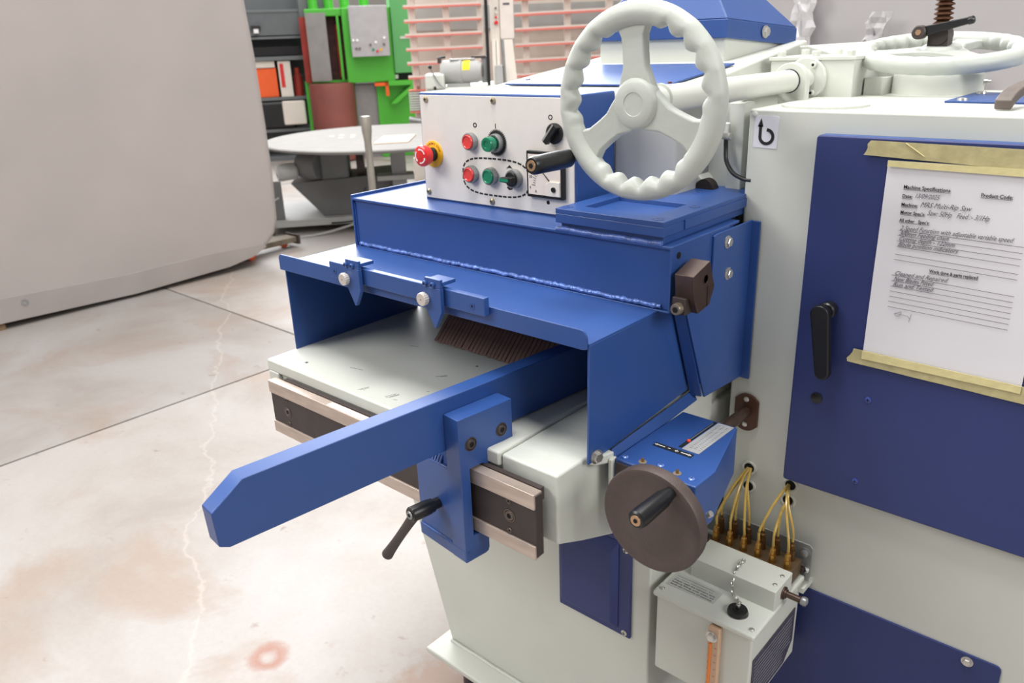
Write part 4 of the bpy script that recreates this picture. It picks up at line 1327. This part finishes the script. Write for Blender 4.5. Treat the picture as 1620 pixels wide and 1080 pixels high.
# dark forged hook lying on the cabinet top
hk = MB()
pth = [(-.236, 1.262), (-.232, 1.315), (-.205, 1.355), (-.150, 1.372), (-.095, 1.352), (-.07, 1.30), (-.075, 1.235)]
PP = []
for i in range(len(pth) - 1):
    a = pth[max(i - 1, 0)]; b = pth[i]; c = pth[i + 1]; d = pth[min(i + 2, len(pth) - 1)]
    for k in range(8):
        t_ = k / 8
        PP.append(tuple(.5 * ((2 * b[j]) + (c[j] - a[j]) * t_ + (2 * a[j] - 5 * b[j] + 4 * c[j] - d[j]) * t_ * t_ + (3 * b[j] - a[j] - 3 * c[j] + d[j]) * t_ ** 3) for j in (0, 1)))
PP.append(pth[-1])
rings = []
for i, p in enumerate(PP):
    q0, q1 = PP[max(i - 1, 0)], PP[min(i + 1, len(PP) - 1)]
    d = V((q1[0] - q0[0], q1[1] - q0[1], 0)).normalized()
    n_ = V((-d.y, d.x, 0)) * .011
    t_ = i / (len(PP) - 1)
    lift = .030 * sin(pi * min(1, t_ * 1.0))
    c = V((p[0], p[1], 1.3095 + lift))
    rings.append([hk.bm.verts.new(c + n_), hk.bm.verts.new(c - n_), hk.bm.verts.new(c - n_ + V((0, 0, .014))), hk.bm.verts.new(c + n_ + V((0, 0, .014)))])
for a, b in zip(rings, rings[1:]):
    for k in range(4):
        hk._f([a[k], a[(k + 1) % 4], b[(k + 1) % 4], b[k]])
hk._f(rings[0]); hk._f(rings[-1])
tag(hk.build('bent_steel_bar', mat('grey_brown_forging', (104, 94, 88), .5, .3, var=.15, scale=40), bevel=.003, seg=3), 'dark bent steel bar lying on the cabinet top beside the blue hatch', 'metal bar')


# ================================================================= BACKGROUND
def frame(ox, oy, rz):
    return Matrix.Translation(V((ox, oy, 0))) @ Matrix.Rotation(rz, 4, 'Z')


# left: machine under a grey fabric cover
cv = thing('covered_machine', (-5.6, .8, 0), 'tall machine hidden under a grey fabric cover, standing on wooden feet at far left', 'covered machine')
prof = [(-1.6, .05), (1.0, .045), (1.95, .02), (2.62, .045), (2.80, .075), (2.92, .125), (3.00, .20), (3.035, .30), (3.05, .60), (3.05, .95), (3.04, 1.4), (3.02, 1.75), (2.99, 2.2), (2.95, 2.45), (2.85, 2.55), (-1.6, 2.6)]
b = MB()
K = 22
rows = []
for k in range(K + 1):
    t_ = k / K
    row = []
    for j in range(31):
        # j runs from front (x=-4.92) round the right edge
        row.append(None)
    rows.append(row)
b.prism([(-4.935, y, z) for y, z in prof], (-1.5, 0, 0))
co = b.build('cover', FABRIC, cv, bevel=.05, seg=5, ang=50)
hm = MB().prism([(-4.929, -1.6, .05), (-4.929, 1.0, .045), (-4.929, 1.95, .022), (-4.929, 2.60, .046), (-4.929, 2.78, .075), (-4.929, 2.90, .125), (-4.929, 2.88, .150), (-4.929, 2.5, .165), (-4.929, 1.9, .155), (-4.929, 1.0, .19), (-4.929, -1.6, .20)], (-.02, 0, 0)).build('hem', mat('grey_hem_fabric', (158, 150, 147), .85, var=.06, scale=3, bump=.4, bscale=12), cv, bevel=.002, label='stitched hem band with eyelets')
for y in (1.33,):
    MB().lathe([(0, .02), (.002, .02), (.002, .01)], (-4.929, y, .13), (1, 0, 0), 18, caps=False).build('eyelet', GALV, cv)
for y in (1.21, -.9):
    MB().box(-5.03, -4.945, y - .09, y, 0, .10).build('wooden_foot', mat('brown_timber', (126, 100, 74), .8, var=.2), cv)
MB().box(-5.9, -5.8, 1.1, 1.2, 0, .1).build('wooden_foot', mat('brown_timber2', (126, 100, 74), .8, var=.2), cv)
MB().box(-5.30, -5.17, 2.2, 3.32, .045, .085).build('chassis_bar', mat('weathered_steel', (112, 102, 88), .7, .2, var=.2), cv, bevel=.004)
MB().box(-5.26, -5.19, 2.82, 2.96, .075, .14).build('bracket', BLACKM, cv)
MB().box(-5.32, -5.15, 3.30, 3.32, .03, .10).build('bar_end', BLACKM, cv)
MB().cyl((-5.17, 2.88, .032), (-5.12, 2.88, .032), .032).build('orange_caster', ORG, cv)
MB().cyl((-5.30, 3.25, .025), (-5.26, 3.25, .025), .025).build('orange_caster', ORG, cv)

# right backdrop: second wrapped machine
wv = thing('wrapped_machine', (-.3, 3.5, 0), 'huge machine wrapped in grey sheeting behind the saw at upper right', 'covered machine')
b = MB()
NX, NZ = 60, 26
gr = []
for j in range(NZ + 1):
    row = []
    for i in range(NX + 1):
        x = -1.50 + 3.2 * i / NX
        z = .05 + 2.6 * j / NZ
        y = 3.05 + .02 * noise.noise(V((x * 3, z * .8, 1))) + .012 * noise.noise(V((x * 8 + z * 3, z * 1.5, 5))) + .0 * x
        row.append(b.bm.verts.new((x, y, z)))
    gr.append(row)
for j in range(NZ):
    for i in range(NX):
        b._f([gr[j][i], gr[j][i + 1], gr[j + 1][i + 1], gr[j + 1][i]])
back = {}
for j in (0, NZ):
    for i in range(NX + 1):
        pass
edge = [gr[0][i] for i in range(NX + 1)] + [gr[j][NX] for j in range(1, NZ + 1)] + [gr[NZ][i] for i in range(NX - 1, -1, -1)] + [gr[j][0] for j in range(NZ - 1, 0, -1)]
bk2 = [b.bm.verts.new((v.co.x, 4.2, v.co.z)) for v in edge]
for i in range(len(edge)):
    k = (i + 1) % len(edge)
    b._f([edge[i], edge[k], bk2[k], bk2[i]])
b._f(bk2)
b.build('sheet', mat('lilac_grey_sheet', (172, 168, 170), .75, var=.05, scale=2, bump=.4, bscale=8), wv, ang=70)
for x in (-1.4, 1.4):
    MB().box(x, x + .12, 3.3, 3.9, 0, .06).build('timber_skid', WOOD, wv)


def film(x0, z0, x1, z1, wd, n=14, sd=0):
    b = MB()
    L_ = []
    for i in range(n + 1):
        t_ = i / n
        c = V((x0 + (x1 - x0) * t_, 3.0, z0 + (z1 - z0) * t_))
        row = []
        for k in range(7):
            s_ = (k / 6 - .5) * wd * (.7 + .5 * noise.noise(V((t_ * 5, sd, 0))))
            row.append(V((c.x + s_ + .02 * noise.noise(V((t_ * 6, k * .9, sd))), c.y - .03 + .035 * noise.noise(V((t_ * 9, k * 1.7, sd + 4))), c.z + .01 * noise.noise(V((k, t_ * 7, sd))))))
        L_.append(row)
    A = [[b.bm.verts.new(p) for p in row] for row in L_]
    B = [[b.bm.verts.new(p + V((0, .004, 0))) for p in row] for row in L_]
    for i in range(n):
        for k in range(6):
            b._f([A[i][k], A[i][k + 1], A[i + 1][k + 1], A[i + 1][k]])
            b._f([B[i][k], B[i + 1][k], B[i + 1][k + 1], B[i][k + 1]])
    for i in range(n):
        for k in (0, 6):
            b._f([A[i][k], A[i + 1][k], B[i + 1][k], B[i][k]])
    for k in range(6):
        for i in (0, n):
            b._f([A[i][k], A[i][k + 1], B[i][k + 1], B[i][k]])
    b.build('plastic_film', FILM, wv, ang=12)


film(-1.215, 1.23, -1.24, 1.62, .11, sd=1)
film(-1.20, 1.15, -1.17, 1.35, .07, sd=6)
film(-1.02, 1.22, -.96, 1.47, .09, sd=2)
film(-.84, 1.05, -.74, 1.30, .06, sd=3)
film(-.72, 1.05, -.66, 1.28, .05, sd=8)

# storage rack
F = frame(-9.612, 6.313, .9896)
rk = thing('storage_rack', (-9.612, 6.313, 0), 'tall grey steel storage rack behind the covered machine', 'rack')
MB(F).box(.42, .62, -.1, .30, 0, 2.6).build('upright', RACK, rk, bevel=.01)
MB(F).box(.26, .40, -.12, .0, 0, 2.6).build('upright', RACK, rk, bevel=.01)
MB(F).box(-1.6, -1.45, -.1, .45, 0, 2.6).build('upright', RACK, rk, bevel=.01)
MB(F).box(-1.5, .5, .5, .52, 0, 2.6).build('back_panel', RACK, rk)
for z, h in ((1.905, .03), (1.585, .03), (1.34, .05), (.83, .04), (.42, .04), (.06, .06)):
    MB(F).box(-1.5, .42, -.08, .5, z - h, z).build('shelf', RACK, rk, bevel=.003)
MB(F).box(-1.5, .28, -.07, -.02, 1.60, 1.90).build('drawer_front', mat('rack_grey_dark', (96, 100, 103), .55), rk)
MB(F).box(-1.5, .28, -.07, -.02, 1.36, 1.46).build('dark_opening', DARK, rk)
MB(F).box(-.36, -.24, -.12, -.06, 1.68, 1.72).build('latch', BLACK, rk)
MB(F).box(-.33, -.27, -.13, -.08, 1.63, 1.68).build('latch_tag', WHITEPR, rk)
MB(F).box(-1.2, .1, -.06, .3, .50, .78).build('lower_bin', mat('rack_bin', (74, 76, 78), .6), rk)
tag(MB(F).box(-.9, -.12, -.02, .35, .83, 1.20).build('plastic_crate', ORG, bevel=.01), 'orange plastic crate on the grey rack shelf', 'crate')
tag(MB(F).box(-.9, -.13, -.04, .33, 1.205, 1.34 - .052).build('carton', CARTON, bevel=.005), 'white flat carton resting on the orange crate', 'box')
q = MB(F).box(-.09, .07, -.05, .2, .83, 1.28).build('boxed_parts', CARTON, bevel=.004)
tag(q, 'tall white carton with red print next to the orange crate', 'box')
MB(F).box(-.07, -.02, -.055, -.05, .95, 1.25).build('red_print', RED, q)
q2 = MB(F).lathe([(0, .06), (.25, .06), (.28, .035), (.36, .035)], (.15, .05, .83), (0, 0, 1), 16).build('spray_can', BRRED)
tag(q2, 'dark red can standing at the right end of the rack shelf', 'can')
tag(MB(F).box(-.55, .05, -.1, .3, .42, .80 - .02).build('black_toolbox', BLACK, bevel=.04), 'black rounded tool case on the lowest rack shelf', 'case')
tag(MB(F).box(-.1, .2, -.16, -.11, .47, .78).build('white_machine_part', CREAM, bevel=.02), 'cream painted part leaning in front of the black case', 'machine part')

# green machine with cabinet
F = frame(-8.689, 6.746, .9106)
gm_ = thing('green_press', (-8.689, 6.746, 0), 'bright green machine with grey control cabinet in the background', 'machine')
MB(F).box(-.10, .52, .05, .9, .98, 1.89).build('frame_panel', GPRESS, gm_, bevel=.01)
MB(F).box(-.56, -.10, .10, .33, 1.80, 1.89).build('frame_head', GPRESS, gm_, bevel=.01)
MB(F).box(-.64, -.55, .15, .3, 1.0, 1.80).build('red_guard', BRRED, gm_)
MB(F).box(-.55, -.30, .0, .06, 1.02, 1.84).build('sheet_door', mat('scratched_sheet', (138, 136, 134), .5, .3, var=.1, scale=6), gm_)
MB(F).box(-.30, -.10, .3, .35, 1.02, 1.80).build('inner_works', mat('dark_red_works', (70, 34, 28), .7, var=.5, scale=14), gm_)
MB(F).cyl((-.18, .25, 1.05), (-.18, .25, 1.70), .02).build('red_pipe', BRRED, gm_)
MB(F).box(-.17, -.14, .1, .15, 1.02, 1.82).build('green_post', GPRESS, gm_)
for x in (-.45, -.25, -.05, .2):
    MB(F).cyl((x, .3, 1.88), (x, .3, 2.1), .06).build('motor_stub', GPRESS, gm_)
MB(F).box(-.01, .47, -.15, .05, 1.30, 1.90).build('control_cabinet', mat('cabinet_grey', (168, 166, 170), .5), gm_, bevel=.008)
for x, z, m_ in ((.30, 1.47, WHITEPR), (.31, 1.36, RED), (.26, 1.38, GREEN), (.36, 1.38, YELLOW), (.23, 1.44, INKG), (.02, 1.50, WHITEPR), (.07, 1.50, WHITEPR), (.05, 1.40, INKG), (.09, 1.40, INKG), (.40, 1.44, INKG), (.41, 1.52, WHITEPR)):
    MB(F).cyl((x, -.15, z), (x, -.165, z), .016, n=12).build('indicator', m_, gm_)
MB(F).box(.52, 1.4, .0, .9, 1.08, 2.1).build('green_side_panel', GPANEL, gm_, bevel=.01)
MB(F).box(.62, .76, -.012, 0, 1.50, 1.53).build('panel_tag', LABEL, gm_)
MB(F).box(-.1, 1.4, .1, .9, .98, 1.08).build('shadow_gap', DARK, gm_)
MB(F).box(.50, .56, .08, .1, 1.01, 1.06).build('white_tag', WHITEPR, gm_)
MB(F).box(.26, 1.5, .15, .9, .0, .98).build('green_base', GPRESS, gm_, bevel=.01)
MB(F).hexa([(.42, -.02, .70), (.50, -.02, .70), (.50, .15, .70), (.42, .15, .70), (.72, -.02, .93), (.80, -.02, .93), (.80, .15, .93), (.72, .15, .93)]).build('gusset', GPRESS, gm_)
MB(F).box(.42, 1.4, -.02, .15, .93, .99).build('green_ledge', GPRESS, gm_)
MB(F).box(.24, .44, .02, .06, .93, .97).build('orange_bracket', ORG, gm_)
MB(F).box(.38, .42, .02, .06, .80, .97).build('orange_bracket', ORG, gm_)
MB(F).box(-.02, .26, .2, .5, .0, .95).build('grey_housing', mat('housing_grey', (140, 138, 140), .5), gm_)
MB(F).lathe([(0, .29), (.94, .29), (.97, .28)], (-.32, .1, .02), (0, 0, 1), 40).build('sanding_drum', RUST, gm_, label='rust red drum')
MB(F).box(-.66, .0, .22, .34, 0, 1.02).build('green_foot', GPRESS, gm_)

# white press frame with red-edged bars
F = frame(-6.209, 6.515, .7614)
pf = thing('clamping_press', (-6.209, 6.515, 0), 'white clamping press frame with rows of salmon edged rails', 'machine')
for x in (-.70, -.34, .02, .50, .95, 1.4, 1.9):
    MB(F).box(x - .035, x + .035, .02, .12, .0, 2.6).build('upright', CREAM, pf, bevel=.004)
for z in (1.94, 1.80, 1.66, 1.52, 1.38, 1.24, 1.10):
    MB(F).hexa([(-.78, -.06, z - .012), (.03, -.06, z - .004), (.03, .02, z - .004), (-.78, .02, z - .012), (-.78, -.06, z + .010), (.03, -.06, z + .018), (.03, .02, z + .018), (-.78, .02, z + .010)]).build('rail', CREAM, pf)
    MB(F).hexa([(-.78, -.07, z - .026), (.03, -.07, z - .018), (.03, .02, z - .018), (-.78, .02, z - .026), (-.78, -.07, z - .010), (.03, -.07, z - .002), (.03, .02, z - .002), (-.78, .02, z - .010)]).build('rail_edge', PINK, pf)
for z in (1.84, 1.69, 1.54, 1.385, 1.23, 1.08):
    MB(F).hexa([(.38, -.06, z - .010), (2.1, -.06, z + .020), (2.1, .02, z + .020), (.38, .02, z - .010), (.38, -.06, z + .008), (2.1, -.06, z + .038), (2.1, .02, z + .038), (.38, .02, z + .008)]).build('rail', CREAM, pf)
    MB(F).hexa([(.38, -.07, z - .028), (2.1, -.07, z + .002), (2.1, .02, z + .002), (.38, .02, z - .028), (.38, -.07, z - .009), (2.1, -.07, z + .021), (2.1, .02, z + .021), (.38, .02, z - .009)]).build('rail_edge', PINK, pf)
for i, z in enumerate((.95, .925, .90, .875, .85, .825, .80, .775, .75, .725)):
    MB(F).box(-.79, -.2, -.06, .02, z, z + .017).build('stacked_rail', PINK if i in (0, 9) else WHITE, pf, bevel=.003)
MB(F).box(-.78, 2.1, .5, .55, 0, 2.6).build('back_sheet', mat('beige_back_sheet', (214, 202, 192), .7, var=.04, scale=2), pf)
MB(F).box(-.70, 2.1, .45, .5, 1.56, 1.80).build('grey_strip', GLV, pf)
MB(F).hexa([(-.60, -.03, .0), (-.55, -.03, .0), (-.55, .0, .0), (-.60, .0, .0), (-.70, -.03, 1.0), (-.67, -.03, 1.0), (-.67, .0, 1.0), (-.70, .0, 1.0)]).build('brown_strut', mat('brown_wood_strut', (140, 104, 84), .7), pf)
MB(F).rcyl((-.80, -.1, .66), (-.56, -.1, .62), .035).build('pipe_end', GALV, pf)
MB(F).box(-.79, -.6, -.12, .0, .30, .52).build('cream_casting', CREAM, pf, bevel=.03)
MB(F).box(-.79, -.6, -.12, .0, .0, .25).build('press_foot', CREAM, pf)

# cabinet carrying the motor; pillar control post
F = frame(-3.224, 3.282, .7765)
mc = thing('edge_sander', (-3.224, 3.282, 0), 'white machine carrying a grey motor with yellow label, behind the control box', 'machine')
MB(F).box(-.235, .16, -.10, .5, 0, 1.196).build('machine_cabinet', WHITE, mc, bevel=.01)
MB(F).box(-.235, -.13, -.12, .1, 1.19, 1.268).build('white_block', WHITE, mc, bevel=.01)
MB(F).lathe([(0, .055), (.01, .062), (.10, .064), (.105, .067), (.115, .067), (.12, .060), (.20, .058), (.225, .045), (.225, .03)], (-.145, .0, 1.272), (.985, -.17, .0), 36).build('motor', GLV, mc)
MB(F).cyl((.0775, -.0378, 1.272), (.0815, -.0385, 1.272), .030).build('fan_grille', mat('motor_grille', (110, 104, 100), .6), mc)
yl = MB(F)
for i in range(6):
    a0, a1 = radians(190 + i * 14), radians(190 + (i + 1) * 14)
    ax0 = V((-.145, 0, 1.272)); axd = V((.985, -.17, 0)).normalized()
    side = V((-.17, -.985, 0)).normalized()
    upv = V((0, 0, 1))

    def pt(s_, a, rr):
        return ax0 + axd * s_ + side * (-cos(a)) * rr * 1.0 + upv * (-sin(a) - .0) * rr * 1.0
    yl.hexa([pt(.125, a0, .0585), pt(.165, a0, .0585), pt(.165, a1, .0585), pt(.125, a1, .0585), pt(.125, a0, .0615), pt(.165, a0, .0615), pt(.165, a1, .0615), pt(.125, a1, .0615)])
yl.build('yellow_label', mat('yellow_sticker', (250, 214, 20), .5, var=0), mc)
MB(F).box(-.12, .01, -.05, .05, 1.195, 1.215).build('motor_foot', GLV, mc, bevel=.004)
MB(F).box(-.10, .04, -.045, .035, 1.332, 1.342).build('junction_lid', GLV, mc, bevel=.004)
MB(F).box(-.165, -.145, -.03, .03, 1.32, 1.35).build('lift_lug', BLACKM, mc, bevel=.003)
MB(F).rcyl((-.165, -.01, 1.348), (-.12, -.01, 1.352), .006).build('lug_pin', BLACK, mc)
MB(F).box(.075, .11, -.01, .03, 1.21, 1.35).build('motor_plate', GALV, mc, bevel=.002)
MB(F).box(.02, .10, -.02, .03, 1.340, 1.352).build('tension_arm', BLACKM, mc)
MB(F).tube([(-.13, -.14, 1.195), (-.155, -.14, 1.215), (-.18, -.14, 1.255), (-.20, -.14, 1.30)], .004, 8, 4).build('lever_rod', GALV, mc)
MB(F).lathe([(0, .004), (.004, .009), (.010, .0105), (.016, .009), (.020, .004)], (-.20, -.14, 1.296), (-.2, 0, 1), 16).build('lever_ball', BLACK, mc)
MB(F).rcyl((-.19, -.14, 1.196), (-.175, -.14, 1.2), .009).build('black_button', BLACK, mc)
MB(F).box(.104, .121, -.03, .0, .0, 2.4).build('black_post', BLACK, mc)

pcx = thing('control_pillar', (-3.0, 3.5, 0), 'narrow cream control pillar with red stop button, right of the black post', 'control pillar')
MB(F).box(.136, .186, .02, .10, 1.42, 2.3).build('pillar_front', CREAM, pcx, bevel=.004)
MB(F).box(.186, .262, .0, .14, 1.432, 2.3).build('pillar_box', mat('cream_box', (214, 204, 196), .5), pcx, bevel=.005)
MB(F).box(.160, .178, -.02, .08, .0, 1.43).build('pillar_leg', CREAM, pcx)
MB(F).box(.140, .157, -.02, .08, .0, 1.43).build('pillar_leg', CREAM, pcx)
MB(F).box(.15, .19, -.04, .05, 1.2, 1.30).build('grey_clamp', GLV, pcx, bevel=.004)
MB(F).rcyl((.195, .0, 1.43), (.21, .0, 1.0), .008).build('grey_conduit', GALV, pcx)
MB(F).hexa([(.235, 0, .6), (.33, 0, .6), (.33, .05, .6), (.235, .05, .6), (.20, 0, 1.43), (.25, 0, 1.43), (.25, .05, 1.43), (.20, .05, 1.43)]).build('brace', CREAM, pcx)
for z, m_, rr in ((1.59, INK, .005), (1.565, LABEL, .005), (1.545, RED, .006), (1.517, RED, .010)):
    MB(F).rcyl((.166, .02, z), (.166, .004, z), rr, .001).build('button', m_, pcx)
MB(F).box(.205, .24, -.002, 0, 1.604, 1.614).build('name_strip', LABELD, pcx)

# round table machine
F = frame(-5.40, 4.454, .8812)
rs = thing('round_table_machine', (-5.40, 4.454, 0), 'low grey machine with large round table top on a wheeled base', 'machine')
MB(F).lathe([(-.034, .95), (-.026, 1.0), (-.008, 1.018), (0, 1.008), (0, .001)], (.0, .0, .705), (0, 0, 1), 72).build('round_table', SAWT, rs)
for x, y in ((-.46, .15), (-.38, .2), (-.38, .0), (-.28, .15), (-.28, .0), (-.18, .1)):
    MB(F).cyl((x, y, .705), (x, y, .708), .022, n=14).build('bolt_head', CREAM, rs)
bb = MB(F).prism([(-.10, -.62, .7055), (.17, -.62, .7055), (.25, -.10, .7055), (-.02, -.10, .7055)], (0, 0, .008)).build('plywood_offcut', WOOD)
tag(bb, 'small pale plywood board lying on the round machine table', 'board')
MB(F).lathe([(0, .09), (.05, .11), (.12, .125), (.18, .11)], (-.72, -.25, .53), (.9, -.4, 0), 28).build('gear_housing', SAWG, rs)
MB(F).lathe([(0, .05), (.02, .066), (.13, .07), (.16, .062)], (-.74, -.32, .50), (-.95, -.3, -.05), 24).build('drive_motor', GLV, rs)
MB(F).cyl((-.886, -.366, .492), (-.892, -.368, .492), .036, n=20).build('motor_cap', mat('motor_cap_grey', (90, 90, 92), .5), rs)
MB(F).box(-.56, -.32, -.33, .05, .38, .67).build('gear_case', SAWG, rs, bevel=.03)
MB(F).cyl((-.26, -.16, .52), (-.20, -.16, .52), .17).build('pulley', BLACKM, rs)
MB(F).box(.02, .14, -.45, -.33, .10, .66).build('column', mat('column_grey', (146, 147, 148), .5), rs, bevel=.01)
MB(F).box(-.10, .2, -.5, -.3, .40, .44).build('cross_arm', GLV, rs, bevel=.005)
MB(F).prism([(-.80, -.35, .40), (.05, -.35, .44), (.05, -.35, .118), (-.56, -.35, .118)], (0, .5, 0)).build('trough', mat('trough_grey', (98, 98, 98), .5), rs, bevel=.005)
MB(F).box(-.95, -.88, -.4, -.32, .10, .42).build('spring_post', SAWG, rs)
MB(F).cyl((-.915, -.36, .10), (-.915, -.36, .42), .028).build('post_rod', BLACKM, rs)
MB(F).box(-1.05, .9, -.45, -.35, .065, .10).build('chassis_rail', GLV, rs)
MB(F).box(-1.05, .9, .35, .45, .065, .10).build('chassis_rail', GLV, rs)
MB(F).box(-1.05, -.95, -.45, .45, .065, .10).build('chassis_rail', GLV, rs)
MB(F).box(-1.05, .9, -.44, .44, .10, .118).build('platform', GLV, rs)
for x, y in ((-.99, -.42), (-.30, -.52), (.85, -.4), (-.98, .4), (.85, .4)):
    MB(F).cyl((x - .015, y, .036), (x + .02, y, .036), .036, n=20).build('caster', mat('caster_brown', (120, 96, 80), .6), rs)
MB(F).tube([(-.9, -.40, .30), (-1.05, -.45, .20), (-1.0, -.5, .02), (-.85, -.6, .01), (-.6, -.55, .012), (-.3, -.5, .07)], .010, 6, 5).build('power_cable', GLV, rs)
MB(F).tube([(-.2, -.45, .35), (-.28, -.5, .2), (-.3, -.5, .1), (-.5, -.52, .09)], .008, 6, 5).build('power_cable', BLACK, rs)

# upright pipe stand in front of the round table
F = frame(-4.217, 3.374, .8959)
ps = MB(F)
ps.lathe([(0, .10), (.015, .10), (.02, .03), (.05, .024), (.84, .024), (.90, .033), (.985, .034), (.997, .03), (1.0, .001)], (-.04, 0, 0), (0, 0, 1), 24)
tag(ps.build('pipe_stand', mat('worn_galvanised_pipe', (160, 154, 146), .45, .5, var=.15, scale=14, stretch=(4, 4, .6))), 'worn galvanised upright pipe with a rounded head before the round table', 'post')
